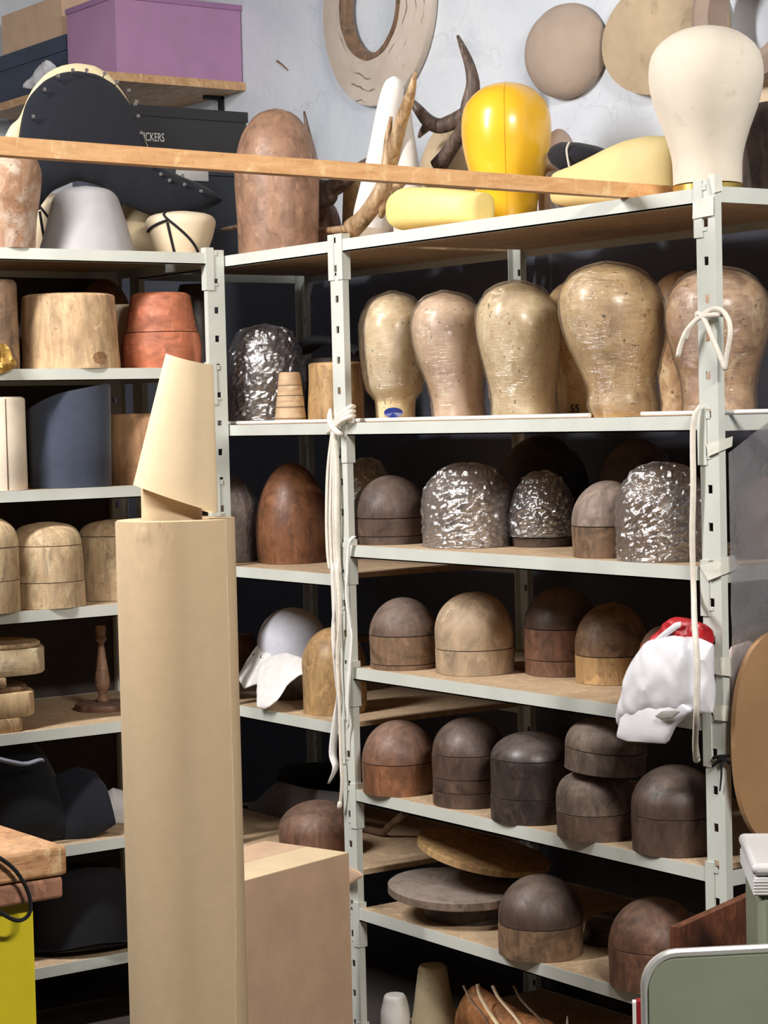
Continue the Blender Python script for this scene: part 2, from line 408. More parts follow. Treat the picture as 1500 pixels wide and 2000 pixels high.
# ------------------------------------------------------------------ shelving racks
PITCH, W3, XL, DEP = 0.075, 1.294, -0.5193, 0.58
PW, PR = 0.053, 0.018
def post(root, o, u, n, top, holes0=1.8387):
    """perforated upright: face centre line at o, width along u, outward normal n"""
    o, u, n = np.array((o[0], o[1], 0.0)), np.array((u[0], u[1], 0.0)), np.array((n[0], n[1], 0.0)); Zv = np.array((0, 0, 1.0)); T = 0.0025
    m = MB(); hw, hh = 0.0065, 0.0085
    m.obox(o-u*PW/2-n*T, u*(PW/2-hw), n*T, Zv*top); m.obox(o+u*hw-n*T, u*(PW/2-hw), n*T, Zv*top)
    z = 0.0; k0 = math.floor((holes0-0.03)/PITCH)
    hz = [holes0-PITCH*k for k in range(-3, k0+1)]; hz = sorted(h for h in hz if 0.03 < h < top-0.012)
    for h in hz+[top+hh]:
        m.obox(o-u*hw-n*T+Zv*z, u*2*hw, n*T, Zv*(h-hh-z)); z = h+hh
    for sgn in (-1, 1):
        m.obox(o+u*(sgn*PW/2-(T if sgn > 0 else 0))-n*PR, u*T, n*(PR-T), Zv*top)
    return m.build('post', M_METAL, root, smooth=False)
def bracket(root, o, u, n, z, side):
    """folded end plate of a beam hooked into the post; side = which way the beam runs along u"""
    o, u, n = np.array((o[0], o[1], 0.0)), np.array((u[0], u[1], 0.0))*side, np.array((n[0], n[1], 0.0)); Zv = np.array((0, 0, 1.0))
    m = MB(); e = PW/2; lo = min(0.098, z-0.002)
    m.obox(o+u*(e-0.020)+n*0.0002+Zv*(z-lo), u*(0.024), n*0.0028, Zv*(lo+.014))
    m.obox(o+u*(e+0.0005)-n*0.022+Zv*(z-lo), u*0.0035, n*0.0225, Zv*(lo+.014))
    m.obox(o+u*(e-0.030)+n*0.0002+Zv*(z-0.006), u*0.012, n*0.002, Zv*0.012)
    if lo > .09: m.obox(o+u*(e-0.030)+n*0.0002+Zv*(z-0.086), u*0.012, n*0.002, Zv*0.006)
    return m.build('bracket', M_METAL, root, smooth=False)
def rack_bay(root, frame, a, b, levels, dep=DEP, front=True):
    """beams, boards and brackets between two uprights; frame maps (s along, d depth) to xy"""
    H, T = 0.031, 0.004
    for z in levels:
        m = MB(); p0 = frame(a+PW/2, 0); p1 = frame(b-PW/2, 0); f = np.array((p1[0]-p0[0], p1[1]-p0[1], 0)); q = frame(a+PW/2, T); g = np.array((q[0]-p0[0], q[1]-p0[1], 0))
        m.obox((p0[0], p0[1], z-H), f, g, (0, 0, H)); m.obox((p0[0], p0[1], z-H), f, g*4, (0, 0, 0.003))
        m.build('beam', M_METAL, root, smooth=False)
        m = MB(); p0 = frame(a+PW/2, dep-T); m.obox((p0[0], p0[1], z-H), f, g, (0, 0, H)); m.build('beam', M_METAL, root, smooth=False)
        m = MB(); p0 = frame(a+0.004, 0.0048); p1 = frame(b-0.004, 0.0048); q = frame(a+0.004, dep-0.0048)
        s0 = frame(a+PW/2+.002, 0.0048); s1 = frame(b-PW/2-.002, 0.0048); s2 = frame(a+PW/2+.002, dep-0.0048)
        m.obox((s0[0], s0[1], z-0.0125), (s1[0]-s0[0], s1[1]-s0[1], 0), (s2[0]-s0[0], s2[1]-s0[1], 0), (0, 0, 0.012)); m.build('shelf_board', M_CHIP, root, smooth=False)
def side_beams(root, frame, s, levels, dep=DEP):
    for z in levels:
        p0 = frame(s-0.002, PR+0.002); p1 = frame(s+0.002, PR+0.002); p2 = frame(s-0.002, dep-PR-0.002)
        MB().obox((p0[0], p0[1], z-0.031), (p1[0]-p0[0], p1[1]-p0[1], 0), (p2[0]-p0[0], p2[1]-p0[1], 0), (0, 0, 0.031)).build('side_beam', M_METAL, root, smooth=False)

B1, B2, B3, B4, B5, B6, B7 = 1.9834, 1.5345, 1.2339, 0.9323, 0.6285, 0.3317, 0.030
A3, A4, A5 = 1.1584, 0.7855, 0.4105
L1, L2, L3, L4, L5, L6, L7 = 1.9897, 1.6884, 1.3850, 1.0822, 0.7790, 0.4780, 0.1770
ON = -0.0003                                         # boards lie this far below the beam lip
rb = tag(empty('shelving_rack', (0, 0, 0)), 'pale green metal shelving rack along the back wall with two open bays', 'shelving rack')
fB = lambda s, d: (s, d)
X0 = -1.02
for s in (X0, 0.0, W3):
    post(rb, (s, 0), (1, 0), (0, -1), 1.998); post(rb, (s, DEP), (1, 0), (0, 1), 1.998)
LB, LA = [B1, B2, B3, B4, B5, B6, B7], [B1, B2, A3, A4, A5]
rack_bay(rb, fB, X0, 0.0, LA); rack_bay(rb, fB, 0.0, W3, LB)
side_beams(rb, fB, W3+PW/2-0.004, LB); side_beams(rb, fB, X0-PW/2+0.004, LA)
for z in LB:
    bracket(rb, (0, 0), (1, 0), (0, -1), z, 1); bracket(rb, (W3, 0), (1, 0), (0, -1), z, -1)
for z in LA: bracket(rb, (0, 0), (1, 0), (0, -1), z, -1)
rl = tag(empty('shelving_rack', (XL, 0, 0)), 'pale green metal shelving rack on the left, standing end-on to the longer rack', 'shelving rack')
YE = -0.0318; LLEN = 1.25
fL = lambda s, d: (-d, YE-s)
for s in (0.0, LLEN):
    post(rl, (0, YE-s), (0, 1), (1, 0), 1.998); post(rl, (-DEP, YE-s), (0, 1), (-1, 0), 1.998)
LL = [L1, L2, L3, L4, L5, L6, L7]
rack_bay(rl, fL, 0.0, LLEN, LL); side_beams(rl, fL, -PW/2+0.004, LL)
for z in LL: bracket(rl, (0, YE), (0, 1), (1, 0), z, -1)
bk = MB(); bk.obox((-DEP-0.006, YE-LLEN, 0.05), (0.004, 0, 0), (0, LLEN, 0), (0, 0, 1.93)); bk.build('shade_panel', plain('added_dark_panel', (62, 54, 50), 0.8, 0.1, 6, 0.1), rl, smooth=False)  # dark sheet added behind the left rack to keep its interior dark

# ---SECTION2---
# ------------------------------------------------------------------ wooden hat blocks on the back rack
def browns(i, base, rough=0.5, **kw):
    d, m, l = (tuple(int(x*f) for x in base) for f in (0.80, 1.0, 1.14))
    return wood('block_wood_%s' % i, d, m, tuple(min(255, x) for x in l), rough, **kw)
W_DARK = browns('dark_walnut', (84, 66, 57), 0.5, dust=0.35)
W_DUSK = browns('dusty_walnut', (104, 84, 72), 0.6, dust=0.5)
W_TAN = browns('pale_tan', (172, 150, 124), 0.62, grain=(10, 10, 7), stain=0.22, stain_c=(130, 108, 84), specks=0.3)
W_OAK = browns('worn_oak', (124, 98, 76), 0.55, stain=0.6)
W_RED = browns('red_brown', (122, 88, 70), 0.55, dust=0.35)
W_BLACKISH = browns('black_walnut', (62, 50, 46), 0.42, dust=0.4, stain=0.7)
W_CHEST = browns('chestnut', (126, 84, 58), 0.45, stain=0.45)
W_GREYB = browns('grey_brown', (132, 114, 102), 0.65, dust=0.4)
W_HONEY = browns('honey', (178, 144, 100), 0.5, stain=0.35, stain_c=(110, 74, 40), specks=0.45)
W_LEATH = browns('leather_brown', (150, 116, 94), 0.48, grain=(12, 12, 6), stain=0.45, stain_c=(88, 60, 46))
H_CREAM = wood('head_cream', (204, 178, 130), (224, 202, 158), (234, 216, 178), 0.36, (14, 14, 5), 0.35, 0.7, (168, 126, 80), bump=0.08, coat=0.35)
H_PINK = wood('head_pink', (204, 170, 136), (222, 192, 160), (232, 208, 180), 0.4, (14, 14, 5), 0.35, 0.7, (158, 112, 80), bump=0.08, coat=0.3)
H_TAN = wood('head_tan', (196, 160, 108), (216, 184, 134), (230, 204, 160), 0.38, (14, 14, 5), 0.4, 0.85, (132, 92, 54), bump=0.08, coat=0.35)
H_OLD = wood('head_old', (178, 138, 100), (204, 166, 126), (220, 190, 152), 0.4, (12, 12, 4), 0.6, 0.8, (112, 74, 46), bump=0.12, coat=0.3)
GD = 'wooden hat blocks on the back rack'

# third shelf (blocks partly in cling film)
z = B3-ON
b = block('hat_block', 'dark brown domed hat block with a wide joint beside the corded post, second lit shelf', 'hat block', (690, 836, 928, 1064), z, W_DARK, cuts=(1013, 1049), mat2=W_DARK, prof=dome(.42), group=GD)
b = block('hat_block', 'hat block wrapped in crumpled glittering cling film, largest of the wrapped ones on its shelf', 'hat block', (832, 1000, 910, 1071), z, W_GREYB, prof=dome(.5, 2.4), group=GD); wrap(b, dome(.5, 2.4), M_FILM2, seed=1)
b = block('hat_block', 'small dark hat block with cling film down to a bare brown rim', 'hat block', (1000, 1122, 926, 1069), z, W_BLACKISH, cuts=(1052,), mat2=W_DARK, prof=dome(.35, 2.0), group=GD); wrap(b, dome(.35, 2.0), M_FILM2, v0=0.14, seed=2)
b = block('hat_block', 'dusty scuffed hat block in two pieces half behind the wrapped block at the right post', 'hat block', (1118, 1262, 938, 1090), z, W_GREYB, cuts=(1029,), mat2=W_OAK, prof=dome(.42), group=GD)
b = block('hat_block', 'brown block in shiny cling film next to the right hand post', 'hat block', (1212, 1380, 910, 1098), z, W_OAK, prof=dome(.5, 2.5), group=GD); wrap(b, dome(.5, 2.5), M_FILM2, seed=3)
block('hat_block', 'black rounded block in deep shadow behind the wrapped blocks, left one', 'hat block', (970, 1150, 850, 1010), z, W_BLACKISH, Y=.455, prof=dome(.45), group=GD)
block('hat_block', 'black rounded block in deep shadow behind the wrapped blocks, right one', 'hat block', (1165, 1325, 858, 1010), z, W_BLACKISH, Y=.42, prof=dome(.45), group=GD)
b = block('hat_block', 'small film covered block in shadow behind the dark block at the corded post', 'hat block', (672, 762, 900, 1010), z, W_DUSK, Y=.36, prof=dome(.4), group=GD); wrap(b, dome(.4), M_FILM2, seed=4)
block('hat_block', 'brown block seen through the taped plastic sheet at the rack end', 'hat block', (1438, 1560, 930, 1130), z, W_LEATH, Y=.30, prof=dome(.45), group=GD)

# fourth shelf
z = B4-ON
block('hat_block', 'grey-topped dark hat block, first from the corded post on the shelf with the white bag', 'hat block', (722, 857, 1166, 1310), z, W_DUSK, cuts=(1242, 1301), mat2=W_OAK, prof=dome(.42), group=GD)
block('hat_block', 'smooth pale tan hat block with a clean dark joint line', 'hat block', (850, 1006, 1155, 1321), z, W_TAN, cuts=(1271,), mat2=W_TAN, prof=dome(.45, 2.3), group=GD)
block('hat_block', 'tall stained brown hat block with two joints, right of the pale tan block', 'hat block', (1025, 1172, 1146, 1323), z, W_DARK, cuts=(1228, 1292), mat2=W_RED, prof=dome(.5, 2.3), group=GD)
block('hat_block', 'honey brown cracked hat block in two pieces just left of the white bag', 'hat block', (1124, 1268, 1176, 1339), z, W_OAK, cuts=(1283,), mat2=W_HONEY, prof=dome(.42), group=GD)
block('hat_block', 'reddish dark block hidden behind the white plastic bag', 'hat block', (1245, 1345, 1222, 1345), z, W_RED, Y=.20, prof=dome(.42), group=GD)
block('hat_block', 'short brown block in shadow beside the corded post, behind the grey-topped block', 'hat block', (672, 760, 1245, 1320), z, W_OAK, Y=.40, prof=cyl(.95, .2), group=GD)

# fifth shelf
z = B5-ON
block('hat_block', 'wide round brown hat block with grey grain, first on the lower full shelf', 'hat block', (708, 853, 1406, 1557), z, W_RED, cuts=(1492,), mat2=W_CHEST, prof=dome(.45), group=GD, tilt=(0, 0))
block('hat_block', 'glossy hat block built of four stacked pieces', 'hat block', (845, 992, 1400, 1581), z, W_DARK, cuts=(1473, 1522, 1551), mat2=W_DARK, prof=dome(.55, 2.4), group=GD)
block('hat_block', 'black stained hat block in the middle of the lower full shelf', 'hat block', (959, 1122, 1428, 1613), z, W_BLACKISH, cuts=(1481, 1562), mat2=W_BLACKISH, prof=dome(.62, 2.6), group=GD)
low = block('hat_block', 'grey brown low block carrying another block on its top', 'hat block', (1087, 1242, 1504, 1646), z, W_GREYB, cuts=(1591,), mat2=W_DUSK, prof=dome(.5, 3.2, q=.4), group=GD)
hl = low['_h']
p, t = hitY(1196, 1515, low.location.y); 
up = empty('hat_block', (low.location.x+0.018, low.location.y+0.012, z+hl+0.004), view_rot(low.location.x, low.location.y), 0.02, 0.10); tag(up, 'grey cracked half block resting tilted on top of the low block', 'hat block', GD)
ru = 160/2/F_PX*np.dot(np.array(low.location)-CAM, _F); hu = 0.112
for nm, a, c, mt in (('base', 0, .42, W_GREYB), ('crown', .435, 1, W_GREYB)):
    V, Fc = lathe(dome(.45, 2.6), ru, hu, a, c, k=1.1, seed=91, bevel=0.002); mesh(nm, V, Fc, mt, up)
block('hat_block', 'big dark brown block with ringed grain against the right hand post', 'hat block', (1235, 1408, 1493, 1676), z, W_DARK, cuts=(1597,), mat2=W_DARK, prof=dome(.5, 2.2), group=GD)

# sixth shelf
z = B6-ON
block('hat_block', 'dark streaked hat block at the edge of the lowest lit shelf, beside the oval boards', 'hat block', (974, 1141, 1707, 1881), z, W_DARK, cuts=(1812,), mat2=W_OAK, prof=dome(.45, 2.1), group=GD, k=1.05)
block('hat_block', 'red brown domed block in front of the green panel, lowest right', 'hat block', (1190, 1372, 1752, 1944), z, W_RED, cuts=(1856,), mat2=W_RED, prof=dome(.45, 2.1), group=GD, k=1.05)

# oval brim boards and other things on the sixth shelf
def oval_board(name, label, cen, a, b, th, rz, tilt, mat, group=None):
    V, Fc = [], []; seg = 56; prof = [(0.0, .965), (.12, 1.0), (.85, 1.0), (1.0, .975)]
    for zf, rf in prof:
        for j in range(seg):
            q = 2*math.pi*j/seg; V.append((math.cos(q)*a*rf, math.sin(q)*b*rf, zf*th+0.012*(math.cos(q)**2)*(a/.15)*.4))
    for i in range(3):
        for j in range(seg): Fc.append((i*seg+j, i*seg+(j+1) % seg, (i+1)*seg+(j+1) % seg, (i+1)*seg+j))
    Fc.append(tuple(range(seg))[::-1]); Fc.append(tuple(3*seg+j for j in range(seg)))
    o = mesh(name, V, Fc, mat, None, cen, angle=50); o.rotation_euler = (tilt[0], tilt[1], rz); return tag(o, label, 'brim board', group)
GB = 'brim boards on the lowest lit shelf'
W_GRAINED = browns('grey_board', (120, 104, 92), 0.6, dust=0.7)
def tilted(o, roll, pitch):
    f = Vector((_F[0], _F[1], 0)).normalized(); r_ = Vector((_R0[0], _R0[1], 0)).normalized()
    o.rotation_mode = 'QUATERNION'
    from mathutils import Quaternion
    o.rotation_quaternion = Quaternion(r_, pitch) @ Quaternion(f, roll) @ Quaternion((0, 0, 1), math.radians(35))
p, _ = hitZ(880, 1752, B6+.05)
o = oval_board('brim_board', 'grey dusty oval brim board lying lowest on the shelf', (p[0], p[1]+.035, B6+.052), .180, .185, .024, 0, (0, 0), W_GRAINED, GB); tilted(o, .03, .02)
V, Fc = lathe(cyl(1, .02), .12, .044, k=.9, amp=0); o = mesh('riser_block', V, Fc, W_BLACKISH, None, (p[0]+.01, p[1]+.05, B6-ON)); tag(o, 'dark block underneath the grey oval brim board', 'block')
p2, _ = hitZ(935, 1682, B6+.13)
o = oval_board('brim_board', 'honey coloured oval brim board leaning above the grey one', (p2[0]-.01, p2[1]+.02, B6+.135), .165, .170, .018, 0, (0, 0), W_HONEY, GB); tilted(o, .22, .06)
V, Fc = lathe(cyl(.95, .1), .05, .030, k=.9, amp=0); o = mesh('riser_block', V, Fc, W_BLACKISH, None, (p2[0]-.02, p2[1]+.09, B6+.078)); tag(o, 'dark block between the two oval brim boards', 'block')
p3, _ = hitZ(1172, 1850, B6)
V, Fc = lathe(cyl(.9, .3), .075, .05, k=1.3, amp=.004); o = mesh('riser_block', V, Fc, W_BLACKISH, None, (p3[0]-.03, p3[1]+.09, B6-ON)); tag(o, 'black low block between the two domed blocks on the lowest lit shelf', 'block')

# bottom shelf
z = B7-ON
Q = place(742, 802, 1940, 2010, z, Y=.07)
m = MB(); V, Fc = lathe(interp([(0, 1), (.4, .95), (.75, .80), (.93, .72), (1, .6)]), Q[2], Q[3]-.002, seed=5, amp=.01); m.add(V, Fc)
o = m.build('plaster_mould', M_WHITE, None, (Q[0], Q[1], z)); tag(o, 'small chipped white plaster mould at the very bottom', 'mould')
Q = place(800, 893, 1884, 2030, z, Y=.13)
V, Fc = lathe(cyl(.58, .04), Q[2], Q[3], seed=6); o = mesh('cone_block', V, Fc, plain('cream_cone', (206, 192, 158), 0.65, 0.05, 12, 0.15, spots=(180, 162, 128)), None, (Q[0], Q[1], z)); tag(o, 'cream truncated cone on the bottom shelf', 'cone block')
pt = lambda x, y: hitY(x, y, .12)[0]
V, Fc = lens([(895, 1990), (905, 1950), (925, 1922), (960, 1945), (1010, 1978), (1065, 1992), (1085, 2010)], [(895, 2030), (1085, 2030)], pt, (0, -1, 0), .08, seed=3, amp=.003)
o = mesh('felt_hood', V, Fc, browns('orange_leather', (182, 124, 78), .6)); tag(o, 'orange tan felt hood on the bottom shelf', 'felt hood')
gS = 'bent strips on the bottom shelf'
for i, (pts, w) in enumerate((([(905, 1925), (918, 1950), (945, 1985), (962, 2020)], .0035), ([(933, 1922), (938, 1945), (955, 1975), (985, 2020)], .006), ([(962, 1925), (975, 1950), (1005, 1985), (1030, 2020)], .005), ([(1003, 1925), (1020, 1955), (1055, 1990), (1085, 2020)], .004))):
    P = [hitY(x, y, .05+.01*i)[0] for x, y in smooth_path(pts, 14)]
    o = MB().tube(P, w, 8, .4).build('bent_strip', M_PATTERN if i in (1, 2) else W_OAK)
    tag(o, ['thin dark bent strip, leftmost of the four on the bottom shelf', 'broad pale bent strip over the orange hood', 'pale bent strip, third of the four on the bottom shelf', 'thin dark bent strip, rightmost of the four on the bottom shelf'][i], 'strip', gS)
P0 = hitY(1108, 1984, .1)[0]; P1 = hitY(1108, 2025, .1)[0]
V, Fc = lathe(lambda v: 1-v*.96, .022, P0[2]-(z), amp=0, seg=16); o = mesh('paper_cone', V, Fc, M_WHITE, None, (P0[0], P0[1], z)); tag(o, 'pointed white paper cone tip at the bottom edge', 'paper cone')

# ------------------------------------------------------------------ wig heads on the second shelf
z = B2-ON
GH = 'varnished wig heads on the upper shelf'
def head(label, box, mat, Y, prof=HEAD2, film_v0=0.02, fm=M_FILM, tilt=(0, 0), k=1.1, seed=0, ragged=0.0, foot=0.0):
    o = block('wig_head', label, 'wig head', box, z, mat, Y=Y, prof=prof, k=k, group=GH, amp=.004, seg=48, tilt=tilt, foot=foot)
    if film_v0 is not None: wrap(o, prof, fm, film_v0, 1.0, k, seed, .003, .004, ragged, crumple=False)
    return o
h1 = head('narrow pale wig head in film with a blue oval sticker on its yellow neck', (704, 836, 572, 812), H_CREAM, .15, interp([(0, .58), (.18, .62), (.24, .80), (.4, .92), (.65, 1.0), (.8, .95), (.91, .74), (.97, .42), (1, 0.0)]), .17, seed=11, ragged=.06)
head('pinkish speckled wig head in film, second from the corded post', (807, 952, 571, 810), H_PINK, .14, seed=12, foot=16)
head('yellow brown wig head with loose plastic at its neck, third from the corded post', (933, 1093, 551, 809), H_CREAM, .13, interp([(0, .80), (.15, .78), (.3, .84), (.48, .94), (.65, 1.0), (.8, .95), (.91, .74), (.97, .42), (1, 0.0)]), seed=13, foot=10)
h4 = head('spotted tan wig head half hidden behind the largest one, marked 55', (1062, 1222, 541, 808), H_TAN, .33, HEAD2, None, seed=14)
head('largest wig head, golden and tightly wrapped, standing at the shelf edge', (1096, 1300, 515, 814), H_TAN, .115, interp([(0, .62), (.08, .68), (.17, .64), (.33, .76), (.5, .93), (.67, 1.0), (.83, .93), (.925, .68), (.975, .38), (1, 0.0)]), seed=15, foot=22)
head('orange brown wig head peeping out behind the largest one', (1268, 1400, 528, 800), H_OLD, .44, HEAD2, None, seed=16)
head('stained wig head in film behind the right hand post', (1303, 1502, 524, 801), H_OLD, .20, HEAD2, seed=17)
# blue sticker on the first head
r, h = h1['_r'], h1['_h']
m = MB(); n_ = 28; prS = .60*r
V = [(0.001+.0, 0, 0)]; V = []
for rr in (0.0, 1.0):
    for j in range(n_):
        q = 2*math.pi*j/n_; a = -math.pi/2-0.12+rr*math.cos(q)*.47; V.append((math.cos(a)*(prS+.0012), math.sin(a)*(prS+.0012)*1.1, .022+.0+rr*math.sin(q)*.0125))
Fc = [(j, (j+1) % n_, n_+(j+1) % n_, n_+j) for j in range(n_)]
mesh('sticker', V, Fc, plain('blue_sticker', (34, 52, 128), .35, .15, 60, 0), h1)['label'] = 'dark blue oval sticker'
# number on the fourth head
rr = h4['_r']*.71
Mt = Matrix.Translation((-rr*.55, -rr*1.1*.87, .012)) @ Matrix.Rotation(-.5, 4, 'Z') @ Matrix.Rotation(math.pi/2, 4, 'X')
text_mesh('number', '55', .026, M_BLACK, h4, Mt)

# bay between the two uprights
b = block('hat_block', 'dark block loosely bagged in clear plastic in the narrow bay', 'hat block', (446, 588, 640, 818), z, W_BLACKISH, Y=.17, prof=dome(.45), group=GD); wrap(b, interp([(0, .95), (.3, 1.0), (.6, 1.02), (.85, .82), (.96, .5), (1, .0)]), M_FILM2, seed=21, off=.004, amp=.008)
block('cone_block', 'small beige banded cone in the narrow bay', 'cone block', (534, 599, 727, 822), z, wood('banded_cone', (176, 142, 108), (200, 168, 132), (214, 186, 152), .6, (4, 4, 60), .1, .2), Y=.10, prof=cyl(.62, .04), cuts=(752, 771, 792, 813), part_names=['ring']*5, k=1.0)
block('wood_block', 'square-shouldered tan wooden block behind the corded post', 'wood block', (600, 712, 708, 818), z, W_HONEY, Y=.20, prof=cyl(.93, .03), seg=40)
m = MB(); P = [hitY(x, y, .3)[0] for x, y in smooth_path([(592, 690), (610, 668), (640, 665), (670, 672), (705, 690)], 14)]
m.tube(P, [.012, .028, .036, .036, .03, .026, .024, .022, .02, .02, .02, .02, .02, .02], 12, .5)
o = m.build('shoe_form', M_BLACK); tag(o, 'black pointed shoe-like form in shadow above the tan wooden block', 'form')
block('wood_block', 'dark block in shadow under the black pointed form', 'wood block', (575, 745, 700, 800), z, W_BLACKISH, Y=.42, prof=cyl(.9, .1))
z = A3-ON
b = block('hat_block', 'pinkish grey block in dull plastic half behind the paper roll', 'hat block', (395, 506, 938, 1099), z, W_GREYB, prof=dome(.45), group=GD, Y=.12); wrap(b, dome(.45), M_FILM, seed=22)
block('hat_block', 'tall egg shaped chestnut block in the narrow bay', 'hat block', (501, 645, 904, 1102), z, W_CHEST, prof=egg(.3, .96, 2.0), group=GD)
z = A4-ON
block('hat_block', 'rounded honey wood block leaning towards the hanging cords', 'hat block', (592, 718, 1224, 1398), z, W_HONEY, prof=dome(.5, 2.2), group=GD)
block('wood_block', 'dark stubby block at the edge of the paper roll in the narrow bay', 'wood block', (440, 502, 1238, 1345), z, W_CHEST, Y=.30, prof=cyl(.95, .1))
# white capped block with pinned cloth
xw, yw, rw, hw_ = place(503, 640, 1186, 1362, z, Y=.205)
cb = empty('capped_block', (xw, yw, z), view_rot(xw, yw)); tag(cb, 'dark block under a white dome cap with pinned white cloth hanging down', 'hat block')
V, Fc = lathe(dome(.5), rw*.8, hw_*.95, 0, .55, amp=.003); mesh('block_body', V, Fc, W_DARK, cb)
V, Fc = lathe(dome(.60, 2.0), rw, hw_, .42, 1, amp=.002); mesh('cap', V, Fc, plain('white_felt', (214, 216, 228), .9, .03, 40, .3), cb)
bpy.context.view_layer.update(); inv = cb.matrix_world.inverted()
def cloth(up_, lo_, dy, sd):
    V, Fc = lens(up_, lo_, lambda x_, y_: hitY(x_, y_, (yw-rw-.002)+(-.012-(yw-rw))*min(1, max(0, (y_-1275)/105))-dy)[0], (.5, -1, 0), .028, n=36, m=10, amp=.0035, fr=20, seed=sd, ridged=True)
    mesh('cloth', [tuple(inv @ Vector(v)) for v in V], Fc, M_RIBBON, cb, angle=60)
cloth([(467, 1318), (484, 1286), (503, 1260), (520, 1266), (532, 1282)], [(467, 1324), (478, 1346), (495, 1338), (515, 1334), (532, 1320)], -.012, 1)
cloth([(503, 1318), (510, 1294), (535, 1280), (560, 1274), (590, 1284), (606, 1300)], [(503, 1381), (518, 1386), (545, 1366), (562, 1338), (585, 1320), (606, 1312)], .008, 2)
for a in (-2.9, -2.45, -1.98, -1.78, -1.62, -1.2, -1.1, -.8):
    c = np.array((math.cos(a), math.sin(a), 0)); P = [c*rw*.98+np.array((0, 0, .46*hw_)), c*(rw*1.10)+np.array((0, 0, .49*hw_))]
    m = MB().tube(P, [.0012, .0012], 6); m.tube([P[1]-c*.002, P[1]+c*.002, P[1]+c*.006], [.004, .0055, .003], 8); m.build('pin', M_PIN, cb)
z = A5-ON
block('hat_block', 'round red brown block behind the cardboard box', 'hat block', (544, 700, 1563, 1710), z, W_RED, Y=.10, prof=dome(.4), group=GD)
pt = lambda x, y: hitY(x, y, .30)[0]
V, Fc = lens([(455, 1625), (475, 1588), (520, 1545), (545, 1525), (600, 1540), (690, 1550)], [(455, 1670), (560, 1690), (690, 1690)], pt, (0, -1, 0), .03, amp=.004); V[:, 2] = np.maximum(V[:, 2], A5+.0005)
o = mesh('folded_cloth', V, Fc, plain('grey_cloth', (120, 120, 122), .9, .06, 30, .3)); tag(o, 'grey folded cloth at the back of the narrow bay, above the cardboard box', 'cloth')
xx, yy, r_, h_ = place(542, 690, 1528, 1545, A5, Y=.42)
V, Fc = lathe(cyl(1, .2), r_, .06, amp=0); bd = mesh('black_disc', V, Fc, M_BLACK, None, (xx, yy, CAM[2]+ray(616, 1545)[2]*np.dot(np.array((xx, yy, 0))-np.array((CAM[0], CAM[1], 0)), _F)))
V, Fc = lathe(cyl(1, .01), .012, bd.location.z-A5+ON, amp=0, seg=12); mesh('stem', V, Fc, M_BLACK, bd, (0, 0, -(bd.location.z-A5+ON))); bd.name = 'hat_stand'; tag(bd, 'black round hat stand in deep shadow behind the grey cloth', 'hat stand')
# curved stick behind
P = [hitY(x, y, .34)[0] for x, y in smooth_path([(690, 1680), (725, 1650), (760, 1615), (790, 1588)], 10)]
P = [np.array((p_[0], p_[1], max(p_[2], A5+.011))) for p_ in P]; o = MB().tube(P, .010, 8).build('curved_stick', W_OAK); tag(o, 'curved brown stick in shadow above the oval boards', 'stick')

# ------------------------------------------------------------------ rods and cords
def rod(label, pa, pb, Y, zz, r=.0048):
    a = hitY(pa, 815, Y)[0]; b_ = hitY(pb, 812, Y)[0]
    o = MB().tube([(a[0], Y, zz), ((a[0]+b_[0])/2, Y, zz), (b_[0], Y, zz)], r, 12).build('white_rod', M_WHITE); return tag(o, label, 'rod')
rod('long white rod lying along the shelf under the wig heads', 400, 1152, .031, B2+.0053)
rod('short white rod on the wig head shelf right of the largest head', 1254, 1560, .031, B2+.0056)

def px_tube(pts, n=30, seg=10, flat=1.0, mb=None):
    """pts: (px, py, Y, radius in metres)"""
    S = smooth_path(pts, n); P = [hitY(p[0], p[1], p[2])[0] for p in S]; R = [max(.0008, p[3]) for p in S]
    return (mb or MB()).tube(P, R, seg, flat)
cord = empty('cord_bundle', (0, -0.02, B2)); tag(cord, 'bundle of white flat cords knotted round the middle post and hanging down', 'cord')
off = Vector((0, -0.02, B2))
def cpart(name, pts, mat=M_ROPE, n=36, flat=1.0, seg=10):
    m = px_tube(pts, n, seg, flat); m.V = [tuple(Vector(v)-off) for v in m.V]; return m.build(name, mat, cord, angle=180)
for k, dy in enumerate((0, 9, 18)):
    cpart('knot_loop', [(645-k*2, 845, -.012, .0055), (652+k, 826+dy*.4, -.022, .0062), (668+k*2, 808+dy*.6, -.024, .0066), (684+k, 795+dy, -.014, .0062), (692, 794+dy, .008, .005)], n=20)
cpart('knot_wrap', [(646, 800, .004, .005), (644, 815, -.014, .007), (648, 832, -.024, .008), (660, 845, -.026, .007), (668, 848, -.016, .005)], n=20)
for k, (x0, x1, ye, yy1) in enumerate(((645, 641, 1112, .006), (652, 648, 1285, .005), (657, 655, 1265, .005), (661, 659, 1120, .005))):
    cpart('strand', [(650+k, 842, -.020, .006), (x0-3, 920, -.014, .007), (x1-1, 1010, -.012-.002*k, .0075), (x1+1, 1080, -.012, .0075), (x1+4+(4 if k in (1, 2) else 0), ye, -.012, .0055)], flat=.7)
cpart('strand', [(652, 1100, -.011, .007), (656, 1180, -.012, .009), (652, 1240, -.013, .008), (658, 1330, -.012, .006), (660, 1360, -.013, .005), (655, 1410, -.014, .010), (650, 1470, -.014, .012), (655, 1500, -.014, .009), (642, 1530, -.014, .004)], M_RIBBON, flat=.35)
cpart('strand', [(658, 1100, -.018, .006), (664, 1200, -.018, .006), (659, 1285, -.018, .0055), (663, 1380, -.018, .0045), (666, 1480, -.018, .005), (668, 1530, -.018, .005), (664, 1575, -.018, .0045)], flat=.6)
